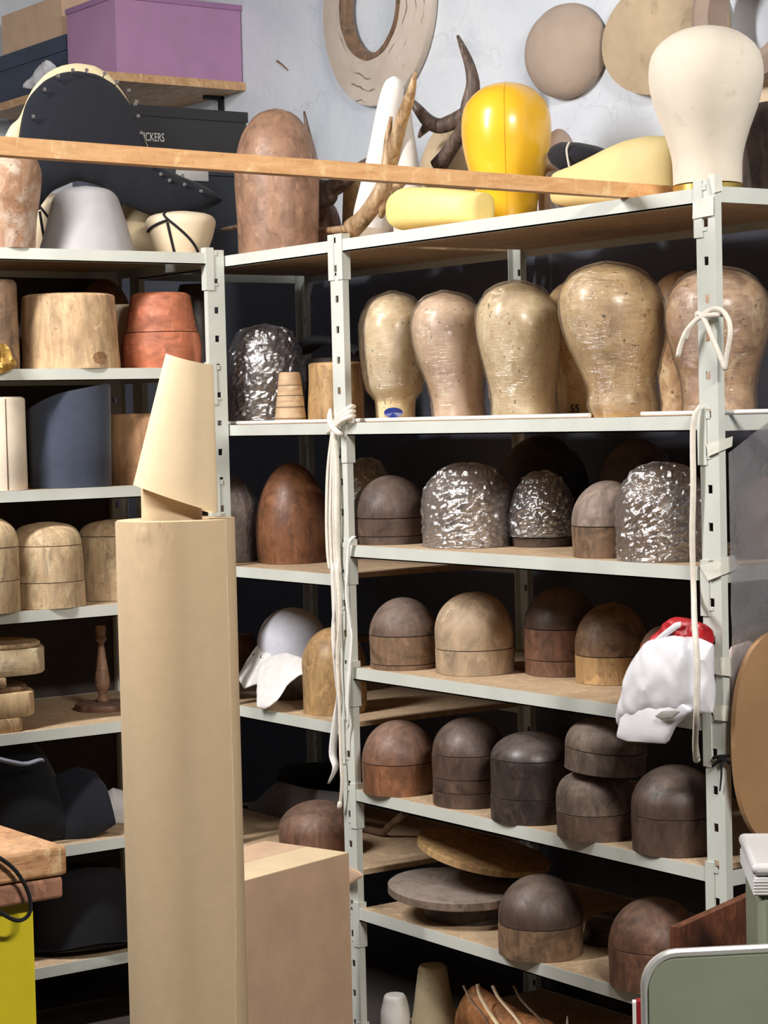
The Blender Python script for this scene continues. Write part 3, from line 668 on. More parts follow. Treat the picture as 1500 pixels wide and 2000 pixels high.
cpart('strand_end', [(664, 1566, -.019, .005), (663, 1574, -.019, .0065), (661, 1579, -.019, .003)], n=6)
cpart('strand', [(693, 1048, .0, .005), (686, 1052, -.012, .006), (680, 1070, -.014, .007), (678, 1120, -.012, .0085), (676, 1165, -.012, .007), (683, 1220, -.012, .006), (687, 1245, -.013, .006), (681, 1320, -.014, .0125), (678, 1370, -.014, .012), (680, 1405, -.014, .006), (677, 1432, -.012, .0025), (678, 1475, -.010, .0008)], M_RIBBON, flat=.45, n=46)

rope = empty('tied_rope', (W3, -0.02, B2)); tag(rope, 'white rope tied in a loose bow round the right hand post', 'rope')
off2 = Vector((W3, -0.02, B2))
def rpart(name, pts, n=34, seg=10):
    m = px_tube(pts, n, seg); m.V = [tuple(Vector(v)-off2) for v in m.V]; return m.build(name, M_ROPE, rope, angle=180)
rpart('strand', [(1324, 697, -.03, .0052), (1330, 672, -.03, .0052), (1342, 645, -.028, .0052), (1360, 625, -.022, .0052), (1376, 612, -.016, .0052), (1395, 603, -.012, .0052), (1412, 608, -.012, .0052), (1424, 628, -.016, .0052), (1426, 655, -.02, .0052), (1420, 690, -.02, .005), (1416, 722, -.018, .0045)])
rpart('strand', [(1416, 722, -.022, .0045), (1404, 690, -.024, .005), (1388, 652, -.022, .005), (1374, 622, -.020, .0052), (1362, 612, -.022, .005), (1364, 620, -.02, .005), (1384, 616, -.018, .005), (1412, 614, -.006, .005)])
rpart('strand', [(1340, 662, -.024, .004), (1345, 645, -.026, .004), (1358, 628, -.024, .004), (1372, 618, -.022, .004)], 14)
wire = MB(); px_tube([(1368, 792, -.008, .004), (1357, 812, -.016, .0055), (1353, 850, -.018, .0058), (1354, 950, -.016, .006), (1352, 1050, -.014, .006), (1355, 1160, -.014, .0058), (1356, 1205, -.06, .006), (1358, 1240, -.104, .006), (1362, 1300, -.112, .006), (1361, 1360, -.112, .006), (1360, 1400, -.104, .006), (1358, 1450, -.05, .006), (1360, 1478, -.018, .0075), (1361, 1486, -.018, .007)], 44, mb=wire)
tag(wire.build('hanging_cord', M_ROPE, angle=180), 'single white cord with a cut end hanging down beside the right hand post', 'cord')
tie = MB(); px_tube([(1393, 1480, -.006, .003), (1405, 1478, -.01, .004), (1424, 1476, -.004, .003)], 10, mb=tie); px_tube([(1392, 1496, -.008, .003), (1403, 1486, -.01, .004), (1412, 1482, -.01, .004), (1426, 1492, -.002, .003)], 10, mb=tie)
px_tube([(1407, 1486, -.010, .0025), (1409, 1510, -.008, .002), (1406, 1545, -.006, .0015)], 10, mb=tie)
tag(tie.build('black_string', M_BLACK), 'knotted black string on the right hand post', 'string')

# masking tape on the right hand post
GT = 'strips of masking tape on the right hand post'
def tape(label, poly, Y, wr=.002):
    """poly: four pixel corners (tl, tr, br, bl); folded slightly round the post edge"""
    V, Fc = [], []; n_, m_ = 14, 6
    tl, tr, br, bl = [np.array(p, float) for p in poly]
    for L_ in (0, 1):
        for i in range(m_):
            for j in range(n_):
                u, v = j/(n_-1), i/(m_-1); q = (tl*(1-u)+tr*u)*(1-v)+(bl*(1-u)+br*u)*v
                x, y, zz = hitY(q[0], q[1], Y)[0]
                e = W3+PW/2+.004
                if x > e:
                    lim = (x-e); P = hitX(q[0], q[1], e+.001)[0]; x, y, zz = P; y = max(y, Y)
                V.append((x+.0007*L_, y-.0007*L_-abs(wr*noise.noise(Vector((q[0]*.05, q[1]*.05, 1)))), zz))
    for L_ in (0, 1):
        for i in range(m_-1):
            for j in range(n_-1):
                q = L_*n_*m_+i*n_+j; f = (q, q+1, q+n_+1, q+n_); Fc.append(f[::-1] if L_ == 0 else f)
    return tag(mesh('tape_strip', V, Fc, M_TAPE, angle=180), label, 'tape', GT)
tape('short tape patch at the very top of the right hand post', ((1383, 339), (1410, 341), (1412, 372), (1392, 378)), -.0045)
tape('tape band wrapped over the top bracket of the right hand post', ((1353, 394), (1394, 380), (1394, 420), (1353, 428)), -.0042)
tape('tape flag pointing up right, highest on the plastic sheet', ((1380, 868), (1432, 852), (1430, 872), (1382, 892)), -.0045)
tape('long slanted tape strip halfway up the plastic sheet', ((1367, 1105), (1434, 1083), (1444, 1110), (1384, 1134)), -.0045)
tape('square tape patch beside the white bag', ((1393, 1281), (1436, 1286), (1434, 1322), (1392, 1316)), -.0045)
tape('lowest tape patch just under the square one', ((1390, 1378), (1442, 1377), (1444, 1411), (1396, 1406)), -.0045)

# polythene sheet closing the rack end
V, Fc = [], []; n_, m_ = 26, 40; xs_ = W3+PW/2+.010
zt, zb = hitX(1420, 885, xs_)[0][2], hitX(1420, 1440, xs_)[0][2]
for L_ in (0, 1):
    for i in range(m_):
        for j in range(n_):
            u, v = j/(n_-1), i/(m_-1); yy = .012+u*.52; top = zt+min(.13, u*.55*.52); bot = zb+u*.30*.52*1.2
            zz = top+(bot-top)*v; bul = .010*math.sin(math.pi*u)*(.5+noise.noise(Vector((u*3, v*4, 2))))
            V.append((xs_+.004+abs(bul)+.0006*L_+.0025*noise.noise(Vector((u*9, v*12, 5))), yy, zz))
for L_ in (0, 1):
    for i in range(m_-1):
        for j in range(n_-1):
            q = L_*n_*m_+i*n_+j; f = (q, q+1, q+n_+1, q+n_); Fc.append(f if L_ == 0 else f[::-1])
tag(mesh('plastic_sheet', V, Fc, M_SHEET, angle=180), 'cloudy clear plastic sheet taped across the end of the back rack', 'plastic sheet')

# white carrier bag hanging over the fourth shelf
bag = empty('carrier_bag', hitY(1300, 1330, -.045)[0]); tag(bag, 'white plastic carrier bag with red print spilling over the shelf edge', 'bag')
og = np.array(bag.location); M_BAG = plain('white_bag', (232, 232, 238), .32, .02, 20, .08, sss=0); M_BAGR = plain('red_bag', (176, 30, 38), .4, .1, 20, .4)
pt = lambda x, y: hitY(x, y, -.052)[0]
V, Fc = lens([(1214, 1400), (1226, 1345), (1246, 1284), (1272, 1250), (1320, 1240), (1365, 1244), (1393, 1258)], [(1214, 1418), (1240, 1412), (1290, 1400), (1340, 1396), (1393, 1392)], pt, (0, -1, 0), .075, n=70, m=22, amp=.006, seed=4, origin=og, fr=13, ridged=True); mesh('bag_body', V, Fc, M_BAG, bag, angle=22)
ptf = lambda x, y: hitY(x, y, -.072)[0]
V, Fc = lens([(1207, 1436), (1214, 1398), (1228, 1372), (1262, 1366), (1300, 1372), (1330, 1366), (1352, 1384)], [(1207, 1440), (1226, 1448), (1303, 1453), (1318, 1420), (1352, 1390)], ptf, (.2, -1, 0), .022, n=40, m=10, amp=.003, seed=9, origin=og, fr=10, ridged=True); fl = mesh('flap', V, Fc, M_BAG, bag, angle=22)
pt2 = lambda x, y: hitY(x, y, -.035)[0]
V, Fc = lens([(1250, 1292), (1262, 1258), (1285, 1238), (1300, 1218), (1322, 1204), (1350, 1208), (1392, 1222)], [(1250, 1300), (1285, 1275), (1330, 1262), (1392, 1262)], pt2, (0, -1, 0), .035, amp=.008, seed=7, origin=og, fr=20, n=60, ridged=True); mesh('red_print', V, Fc, M_BAGR, bag, angle=50)['label'] = 'red printed area of the bag'
pt3 = lambda x, y: hitY(x, y, -.062)[0]
V, Fc = lens([(1266, 1262), (1290, 1238), (1318, 1216), (1330, 1214)], [(1266, 1272), (1295, 1248), (1330, 1224)], pt3, (0, -1, 0), .010, n=20, m=6, origin=og); mesh('handle', V, Fc, M_BAG, bag)
pt4 = lambda x, y: hitY(x, y, -.092)[0]
V, Fc = lens([(1280, 1398), (1292, 1389), (1318, 1387), (1328, 1389)], [(1280, 1400), (1292, 1406), (1314, 1403), (1328, 1391)], pt4, (0, -1, 0), .004, n=20, m=6, origin=og); mesh('handle_hole', V, Fc, plain('bag_inside', (150, 146, 140), .6), fl)
# its other half bulging behind the plastic sheet
V, Fc = lens([(1405, 1300), (1425, 1262), (1460, 1250), (1500, 1275), (1530, 1310)], [(1405, 1395), (1450, 1390), (1500, 1365), (1530, 1330)], lambda x, y: hitX(x, y, W3-.03)[0], (1, 0, 0), .05, n=50, m=16, amp=.009, seed=12, fr=18, ridged=True)
tag(mesh('crumpled_bag', V, Fc, plain('pinkish_bag', (226, 206, 208), .4, .06, 14, .5), angle=50), 'pinkish white crumpled bag pressed behind the taped plastic sheet', 'bag')
# ---SECTION3---
# ------------------------------------------------------------------ on top of the back rack
z = B1-ON
block('hat_block', 'tall egg topped brown block with a worn base on top of the narrow bay', 'hat block', (458, 624, 212, 492), z, W_LEATH, Y=.12, prof=interp([(0, .94), (.25, .97), (.5, 1.0), (.62, .98), (.74, .90), (.84, .77), (.92, .57), (.97, .36), (1, 0.0)]), k=1.05, amp=.002)
def antler(label, lines, mat, n=26):
    m = MB()
    for pts in lines: px_tube(pts, n, 12, mb=m)
    c = np.mean(np.array(m.V), axis=0); c[2] = min(v[2] for v in m.V); m.V = [tuple(np.array(v)-c) for v in m.V]
    return tag(m.build('antler', mat, None, c, angle=180), label, 'antler', 'antlers on top of the back rack')
A_LT = wood('antler_tan', (122, 92, 66), (170, 138, 102), (206, 180, 146), .5, (40, 40, 6), .4, .3, bump=.6)
A_DK = wood('antler_dark', (62, 50, 44), (92, 76, 68), (132, 112, 100), .5, (40, 40, 6), .4, .3, bump=.5)
antler('pale tan deer antler with ridged burr leaning against the white horn form', [
    [(688, 446, .10, .026), (708, 428, .10, .022), (728, 402, .105, .022), (746, 372, .115, .021), (760, 330, .12, .018), (772, 280, .11, .018), (786, 230, .11, .016), (800, 190, .10, .013), (812, 140, .09, .004)],
    [(752, 350, .10, .017), (756, 310, .10, .012), (758, 270, .11, .009), (764, 228, .11, .004)],
    [(742, 388, .115, .016), (746, 412, .12, .010), (744, 424, .125, .006)],
    [(730, 395, .115, .019), (765, 372, .225, .016), (790, 350, .25, .012), (815, 330, .27, .008)]], A_LT)
antler('dark brown forked antler with a long curved tine behind the amber head', [
    [(862, 318, .42, .022), (884, 285, .42, .020), (902, 258, .42, .020), (912, 232, .42, .022), (918, 200, .42, .022), (924, 165, .42, .018), (918, 130, .42, .014), (906, 98, .42, .010), (894, 70, .42, .004)],
    [(914, 222, .42, .022), (884, 238, .41, .021), (858, 246, .40, .020), (836, 236, .38, .018), (818, 215, .37, .014), (806, 200, .36, .009)],
    [(842, 238, .39, .016), (826, 256, .40, .010), (818, 268, .40, .004)],
    [(850, 325, .41, .018), (866, 312, .42, .022)]], A_DK)
antler('dark antler lying low between the brown block and the white horn form', [
    [(604, 366, .30, .030), (640, 370, .30, .026), (670, 355, .30, .022), (700, 330, .30, .016), (724, 308, .30, .006)],
    [(622, 392, .30, .024), (645, 388, .30, .018), (652, 370, .30, .012)],
    [(612, 360, .30, .020), (612, 310, .30, .012), (602, 262, .30, .008), (594, 218, .30, .003)],
    [(608, 372, .30, .024), (606, 400, .30, .02), (606, 448, .30, .02)]], A_DK)
antler('thin pale tine lying flat at the foot of the tall brown block', [[(432, 448, .20, .003), (448, 446, .24, .006), (470, 444, .28, .007), (560, 452, .268, .008), (640, 450, .225, .009), (680, 446, .16, .010)]], A_LT)
Hn = MB(); px_tube([(718, 440, .25, .040), (722, 410, .25, .040), (735, 350, .25, .037), (748, 290, .25, .036), (758, 230, .25, .034), (766, 185, .25, .030), (770, 160, .25, .022), (771, 149, .25, .006)], 26, 20, mb=Hn)
c = hitY(716, 462, .25)[0]; c[2] = z; Hn.V = [tuple(np.array(v)-c) for v in Hn.V]
tag(Hn.build('horn_form', M_WHITE, None, c), 'tall smooth white horn shaped form leaning on the top shelf', 'horn form')
block('cone_block', 'pale grey slender cone right behind the white horn form', 'cone block', (766, 826, 205, 470), z, plain('pale_grey_cone', (206, 200, 194), .7, .04, 15, .15), Y=.31, prof=interp([(0, 1), (.3, .98), (.6, .72), (.85, .42), (.97, .28), (1, 0)]), k=1)
block('hat_block', 'beige egg shaped block with flaking plaster behind the antlers', 'hat block', (812, 945, 243, 460), z, plain('flaking_beige', (196, 174, 142), .7, .06, 9, .2, spots=(168, 142, 104)), Y=.53, prof=egg(.4), k=1)
block('hat_block', 'small brown dome low behind the tall brown block', 'hat block', (598, 668, 388, 470), z, W_CHEST, Y=.40, prof=dome(.4), k=1)
block('wood_block', 'ochre wooden block standing behind the pale antler', 'wood block', (664, 716, 352, 470), z, W_HONEY, Y=.42, prof=cyl(.7, .2), k=1)
block('wood_block', 'flat beige rounded stone-like block behind the antler burr', 'wood block', (690, 790, 396, 462), z, plain('beige_lump', (184, 168, 148), .75, .06, 10, .2), Y=.37, prof=dome(.3), k=1)
yl = lambda x, y: hitY(x, y, .10)[0]
M_YEL = plain('pale_yellow_foam', (236, 218, 140), .55, .03, 12, .1, spots=None)
V, Fc = lens([(774, 415), (778, 392), (790, 374), (812, 362), (850, 362), (900, 366), (945, 372)], [(774, 420), (782, 436), (800, 447), (870, 444), (945, 435)], yl, (0, -1, 0), .16, n=40, power=.5, sq=.62)
zmin = min(V[:, 2]); V[:, 2] += z-zmin
tag(mesh('foam_block', V, Fc, M_YEL), 'pale yellow rounded foam block in front of the amber head', 'foam block')
amb = block('wig_head', 'glossy amber yellow wig head with a centre seam', 'wig head', (902, 1078, 160, 434), z, plain('amber_vinyl', (244, 188, 44), .30, .07, 5, .03, coat=.4), Y=.30, prof=interp([(0, .64), (.2, .66), (.33, .77), (.5, .93), (.68, 1.0), (.83, .93), (.925, .68), (.975, .38), (1, 0.0)]), k=1.15, seg=56, amp=.001)
r, h = amb['_r'], amb['_h']; pf = interp([(0, .64), (.2, .66), (.33, .77), (.5, .93), (.68, 1.0), (.83, .93), (.925, .68), (.975, .38), (1, 0.0)])
sm = [(math.cos(-1.62)*pf(v)*r*1.002, math.sin(-1.62)*pf(v)*r*1.15*1.002, v*h) for v in np.linspace(.02, .99, 40)]
MB().tube(sm, .0008, 6).build('seam', plain('amber_seam', (236, 176, 40), .35), amb)
sh = empty('shoe_form', hitY(1130, 330, .34)[0]); tag(sh, 'black pointed shoe form with a white band, left of the cream wedge', 'form')
og = np.array(sh.location); sp = lambda x, y: hitY(x, y, .34)[0]
V, Fc = lens([(1076, 300), (1084, 284), (1098, 277), (1130, 278), (1160, 284), (1180, 292), (1194, 299)], [(1076, 305), (1085, 325), (1100, 334), (1130, 326), (1160, 314), (1194, 301)], sp, (0, -1, 0), .07, n=36, origin=og); V[:, 2] += 0; mesh('shoe_body', V, Fc, M_NAVY, sh)
bl = lambda x, y: hitY(x, y, .301)[0]
m = MB().tube([np.array(hitY(x, y, .302)[0])-og for x, y in smooth_path([(1112, 278), (1107, 290), (1108, 305), (1112, 326)], 10)], .0025, 6); m.build('white_band', M_ROPE, sh)
block('hat_block', 'pinkish beige round block low behind the black shoe form', 'hat block', (1050, 1136, 252, 412), z, plain('pinkish_beige', (190, 170, 160), .7, .04, 9, .1), Y=.46, prof=egg(.45), k=1)
block('wood_block', 'dark brown stubby block carrying the black shoe form', 'wood block', (1062, 1150, 336, 405), z, W_DARK, Y=.34, prof=cyl(.96, .1), k=1)
wd = lambda x, y: hitY(x, y, .24)[0]
V, Fc = lens([(1088, 345), (1092, 335), (1110, 329), (1140, 320), (1175, 304), (1210, 286), (1245, 270), (1280, 262), (1310, 262), (1330, 270)], [(1088, 395), (1120, 402), (1330, 400)], wd, (0, -1, 0), .14, n=44, power=.5, sq=.6)
V[:, 2] += z-min(V[:, 2])
tag(mesh('wedge_form', V, Fc, plain('cream_yellow_wedge', (232, 210, 148), .6, .03, 10, .08)), 'cream yellow sloping wedge form left of the canvas head', 'wedge form')
# canvas head on brass ring
xh, yh, rh, hh = place(1268, 1491, 51, 350, z, Y=.115)
ch = empty('canvas_head', (xh, yh, z), view_rot(xh, yh)); tag(ch, 'off white canvas covered wig head on a brass ring above the right hand post', 'wig head')
zb_ = .020
V, Fc = lathe(HEAD, rh, hh-zb_, k=1.12, seg=56, amp=.001); V = [(a, b_, c_+zb_) for a, b_, c_ in V]
mesh('head_form', V, Fc, plain('canvas', (222, 212, 196), .8, .02, 14, .15, spots=(212, 202, 186)), ch)
V, Fc = lathe(cyl(1, .1), rh*.61, zb_-.001, k=1.1, amp=0, nv=6); mesh('brass_ring', V, Fc, M_BRASS, ch)
block('hat_block', 'dark brown block right of the canvas head, cut by the picture edge', 'hat block', (1446, 1640, 205, 400), z, W_BLACKISH, Y=.36, prof=cyl(.9, .1), k=1)

# long batten across the top
pa, pb = hitZ(1306, 362, B1+.016)[0], hitZ(1255, 377, B1+.016)[0]
pz = hitZ(0, 289, B1+.016)[0]; d = (pz-pb); d[2] = 0; d /= np.linalg.norm(d); e0 = pb-d*.10; nrm = np.array((-d[1], d[0], 0)); e1 = pb+d*2.35
m = MB().obox((e0[0], e0[1], B1+.0008), tuple((e1-e0)*np.array((1, 1, 0))), tuple(nrm*.030), (0, 0, .030))
tag(m.build('wooden_batten', wood('pine_batten', (206, 150, 98), (224, 172, 118), (236, 190, 140), .5, (6, 6, 40), .15, .2, stain_c=(150, 96, 56)), smooth=False), 'long square pine batten running across in front of the top shelf', 'batten')

# ------------------------------------------------------------------ things on the back wall
def wall_disc(label, name, cat, cx, cy, a, b, depth, mat, prof, hole=None, rot=0.0, Yb=YW, mat_in=None):
    c = hitY(cx, cy, Yb-.02)[0]; V, Fc = [], []; seg = 56
    rings = [(q, w) for q, w in prof]
    for q, w in rings:
        for j in range(seg):
            t_ = 2*math.pi*j/seg; V.append((math.cos(t_)*a*q, -w*depth, math.sin(t_)*b*q))
    n_ = len(rings)
    for i in range(n_-1):
        for j in range(seg): Fc.append((i*seg+j, i*seg+(j+1) % seg, (i+1)*seg+(j+1) % seg, (i+1)*seg+j))
    if hole:
        for j in range(seg): Fc.append(((n_-1)*seg+j, (n_-1)*seg+(j+1) % seg, (j+1) % seg, j))
    else: Fc.append(tuple(range(seg))[::-1]); Fc.append(tuple((n_-1)*seg+j for j in range(seg)))
    o = mesh(name, V, Fc, mat, None, (c[0], Yb-.003, c[2])); o.rotation_euler = (0, rot, 0)
    return tag(o, label, cat)
def brim_mat():
    n = NT('brim_wood'); v = n.coords((1, 1, 1), False)
    wv = n.add('ShaderNodeTexWave', wave_type='RINGS', rings_direction='Y', Scale=9.0, Distortion=3.0, Detail=3.0); wv.inputs['Detail Scale'].default_value = 2.0; n.link(v, wv.inputs['Vector'])
    br = n.noise(v, 7, 3); f = n.add('ShaderNodeMath', operation='MULTIPLY'); n.link(n.ramp(wv.outputs[0], [(0.0, (1, 1, 1, 1)), (0.07, (0, 0, 0, 1))]), f.inputs[0]); n.link(n.ramp(br, [(.48, (0, 0, 0, 1)), (.58, (1, 1, 1, 1))]), f.inputs[1])
    c = n.ramp(n.noise(v, 6, 6, .6), [(.3, lin((184, 170, 156))), (.7, lin((208, 196, 184)))])
    n.link(n.mix(f.outputs[0], c, lin((108, 92, 80))), n.b.inputs['Base Color']); n.b.inputs['Roughness'].default_value = .75
    n.bump(n.noise(v, 60, 4), .2, .003); return n.m
cb_ = hitY(733, 10, YW-.02)[0]
br = wall_disc('wide pale wooden hat brim block hanging on the wall', 'brim_block', 'brim block', 736, 8, .272, .292, .042, brim_mat(), [(.55, 0.0), (.985, 0.0), (1.0, .25), (.99, .55), (.80, .72), (.62, .95), (.545, 1.0)], hole=True)
V, Fc = [], []; seg = 56
for q, w in ((.548, .3), (.548, 1.12), (.50, 1.12), (.47, .3)):
    for j in range(seg):
        t_ = 2*math.pi*j/seg; k_ = 1+.015*noise.noise(Vector((math.cos(t_)*4, math.sin(t_)*4, q*9))); V.append((math.cos(t_)*.272*q*k_, -w*.042, math.sin(t_)*.292*q*k_))
for i in range(4):
    for j in range(seg): Fc.append((i*seg+j, i*seg+(j+1) % seg, ((i+1) % 4)*seg+(j+1) % seg, ((i+1) % 4)*seg+j))
mesh('inner_rim', V, Fc, W_OAK, br)
DOMED = [(.97, 0), (1.0, .12), (.97, .35), (.85, .62), (.62, .84), (.35, .96), (.1, 1.0)]
wall_disc('plain brown oval dish shape hanging on the wall above the amber head', 'wall_oval', 'oval form', 1103, 100, .150, .122, .075, plain('fawn_felt', (168, 150, 136), .85, .06, 7, .2), DOMED, rot=.10)
FLAT = [(.97, 0), (1.0, .2), (.97, .6), (.75, .78), (.6, .72), (.45, .9), (.2, 1.0)]
wall_disc('large beige round dish with a darker centre, behind the canvas head', 'wall_dish', 'dish form', 1298, 70, .215, .145, .06, plain('beige_dish', (184, 164, 136), .8, .09, 6, .25, spots=(152, 130, 104)), FLAT)
RING = [(.60, 0), (.98, 0.0), (1.0, .3), (.97, .7), (.8, 1.0), (.64, .8)]
wall_disc('grey brown ring shaped brim block at the upper right edge', 'ring_block', 'brim block', 1478, 20, .185, .165, .07, plain('grey_ring', (158, 138, 126), .8, .08, 8, .25), RING, hole=True, Yb=YW-.064)
wall_disc('pale wooden disc hanging low at the right edge behind the canvas head', 'wall_oval', 'oval form', 1516, 200, .12, .06, .05, plain('pale_plaster_disc', (196, 176, 150), .8, .07, 8, .25), DOMED)
P = [hitY(x, y, YW-.004)[0] for x, y in ((541, 119), (550, 126), (562, 137))]
tag(MB().tube(P, [.0035, .003, .002], 6).build('wall_nail', W_OAK), 'small bent nail in the bare wall left of the brim block', 'nail')

# wall shelf with boxes at the upper left
XS, ZS = -1.45, 2.588
M_PLANK = wood('pine_plank', (170, 130, 90), (190, 150, 108), (204, 168, 126), .55, (5, 40, 40), .15, .2)
sf = tag(empty('wall_shelf', (XS, YW, ZS)), 'wooden wall shelf carrying the purple box', 'shelf')
MB().box(-.90, 0, -.50, -.002, 0, .026).build('plank', M_PLANK, sf, smooth=False)
for bx_ in (-.14, -.75):
    MB().box(bx_-.01, bx_+.01, -.07, -.004, -.012, -.001).box(bx_-.01, bx_+.01, -.014, -.003, -.05, -.001).build('shelf_bracket', M_BLACK, sf, smooth=False)
def carton(name, label, x0, x1, y0, y1, z0, z1, mat, lid=.0, lid_mat=None, cat='box'):
    cx, cy = (x0+x1)/2, (y0+y1)/2
    root = empty(name, (cx, cy, z0)); tag(root, label, cat)
    MB().box(x0-cx, x1-cx, y0-cy, y1-cy, 0, z1-z0-lid).build('box_body', mat, root, smooth=False)
    if lid: MB().box(x0-cx-.004, x1-cx+.004, y0-cy-.004, y1-cy+.004, z1-z0-lid+.0005, z1-z0).build('lid', lid_mat or mat, root, smooth=False)
    return root
zs = ZS+.0265
yp = hitX(226, 60, XS-.012)[0][1]
carton('purple_box', 'purple cardboard box on the wall shelf', XS-.33, XS-.012, yp, YW-.006, zs, zs+.243, plain('purple_card', (164, 124, 160), .7, .03, 8, .05), .018, plain('purple_lid', (150, 110, 150), .7, .03, 8, .05))
carton('blue_box', 'dark blue box left of the purple one on the wall shelf', XS-.88, XS-.38, .228, YW-.02, zs, zs+.175, plain('dark_blue_card', (52, 62, 84), .65, .06, 6, .05), .05)
carton('brown_carton', 'brown carton on top of the dark blue box', XS-.86, XS-.42, .235, YW-.04, zs+.1752, zs+.31, M_BOXC)
V, Fc = lens([(50, 155), (66, 135), (80, 112), (96, 104), (110, 120)], [(50, 160), (70, 163), (110, 158)], lambda x, y: hitY(x, y, .188)[0], (0, -1, 0), .04, n=30, amp=.012, fr=22)
V[:, 2] += zs-min(V[:, 2])+.004
tag(mesh('plastic_bag', V, Fc, plain('pale_bag', (214, 214, 220), .4, .05, 20, .6), angle=70), 'crumpled pale plastic bag between the boxes on the wall shelf', 'bag')

# ------------------------------------------------------------------ on top of the left rack
z = L1-ON
M_MOTT = wood('mottled_block', (120, 86, 62), (150, 114, 88), (176, 146, 120), .5, (10, 10, 5), .6, .5, (196, 184, 170))
block('hat_block', 'mottled brown block with pale flaking paint at the left edge of the top shelf', 'hat block', (-62, 82, 285, 494), z, M_MOTT, X=-.585, prof=interp([(0, .78), (.3, .84), (.55, .97), (.75, 1.0), (.9, .8), (.97, .45), (1, 0)]), k=1)
GP = block('plaster_block', 'pale grey ribbed plaster block under the navy pinned hat', 'plaster block', (74, 263, 363, 494), z, plain('grey_plaster', (164, 162, 164), .75, .04, 12, .2), X=-.645, prof=interp([(0, 1), (.4, .84), (.7, .72), (.86, .62), (.95, .42), (1, 0)]), k=1)
for v in GP.data.vertices:
    a_ = math.atan2(v.co.y, v.co.x); f_ = 1+.008*math.cos(14*a_)*(1-v.co.z/GP['_h']*.4); v.co.x *= f_; v.co.y *= f_
M_CREAM = plain('cream_block', (216, 200, 172), .65, .03, 10, .1)
def banded(label, box, X):
    o = block('banded_block', label, 'hat block', box, z, M_CREAM, X=X, prof=interp([(0, .70), (.25, .84), (.6, .98), (.8, 1.0), (.93, .80), (1, .30)]), k=1)
    r, h = o['_r'], o['_h']; pf = interp([(0, .70), (.25, .84), (.6, .98), (.8, 1.0), (.93, .80), (1, .30)])
    for a0, a1, v0, v1 in ((-2.2, -.9, .95, .06), (-1.95, -1.85, .7, .03), (-2.9, -1.95, .55, .75)):
        P = [(math.cos(a0+(a1-a0)*s)*(pf(v0+(v1-v0)*s)*r+.0015), math.sin(a0+(a1-a0)*s)*(pf(v0+(v1-v0)*s)*r+.0015), (v0+(v1-v0)*s)*h) for s in np.linspace(0, 1, 16)]
        MB().tube(P, .0035, 8).build('band', M_BLACK, o, angle=180)
    return o
banded('cream block with crossing black bands beside the left rack post', (286, 421, 414, 497), -.64)
banded('cream banded block half hidden left of the grey plaster block', (40, 165, 380, 497), -.86)
block('hat_block', 'beige block between the grey plaster block and the banded block', 'hat block', (225, 318, 385, 497), z, plain('beige_block', (186, 166, 134), .7, .04, 10, .1), X=-.86, prof=dome(.5), k=1)
# navy cocked hat pinned over its form
PX_ = -.725
nh = empty('cocked_hat', hitX(200, 400, PX_)[0]); tag(nh, 'navy felt cocked hat pinned around a cream form on the left rack', 'hat')
og = np.array(nh.location)
hx = lambda x, y: hitX(x, y, PX_)[0]
upE = [(34, 300), (37, 255), (42, 222), (55, 190), (85, 158), (118, 142), (150, 138), (190, 145), (225, 166), (255, 205), (272, 245), (284, 288), (300, 316), (345, 341), (385, 357), (412, 372), (433, 390)]
loE = [(34, 310), (48, 370), (60, 428), (75, 408), (100, 374), (150, 352), (205, 364), (235, 396), (262, 408), (290, 419), (340, 425), (385, 418), (415, 405), (433, 394)]
V, Fc = lens(upE, loE, hx, (1, -.15, 0), .085, n=72, m=18, origin=og, amp=.002); mesh('felt', V, Fc, M_NAVY, nh)
hx2 = lambda x, y: hitX(x, y, PX_-.045)[0]
V, Fc = lens([(6, 276), (20, 244), (38, 232), (54, 190), (64, 172), (90, 143), (120, 128), (150, 123), (185, 128), (215, 146), (245, 186), (268, 234), (290, 290), (300, 316)], [(6, 278), (40, 330), (150, 345), (260, 340), (300, 320)], hx2, (1, -.15, 0), .05, n=50, m=12, origin=og); mesh('cream_form', V, Fc, plain('cream_form', (222, 204, 166), .7, .03, 10, .1), nh)
pins = [(62, 234), (84, 181), (110, 155), (139, 144), (166, 144), (201, 151), (225, 167), (248, 183), (260, 210), (266, 233), (272, 266), (292, 331), (310, 346), (327, 358), (356, 366), (388, 379), (353, 349), (263, 205)]
for x, y in pins:
    # start on the felt near its rim
    p = hitX(x, y, PX_+.020)[0]-og; q = p+np.array((.022, -.006, .006))
    m = MB().tube([p, q], .0016, 6); dq = (q-p)/np.linalg.norm(q-p); m.tube([q-dq*.003, q, q+dq*.004], [.004, .0055, .003], 8); m.build('pin', M_PIN, nh)
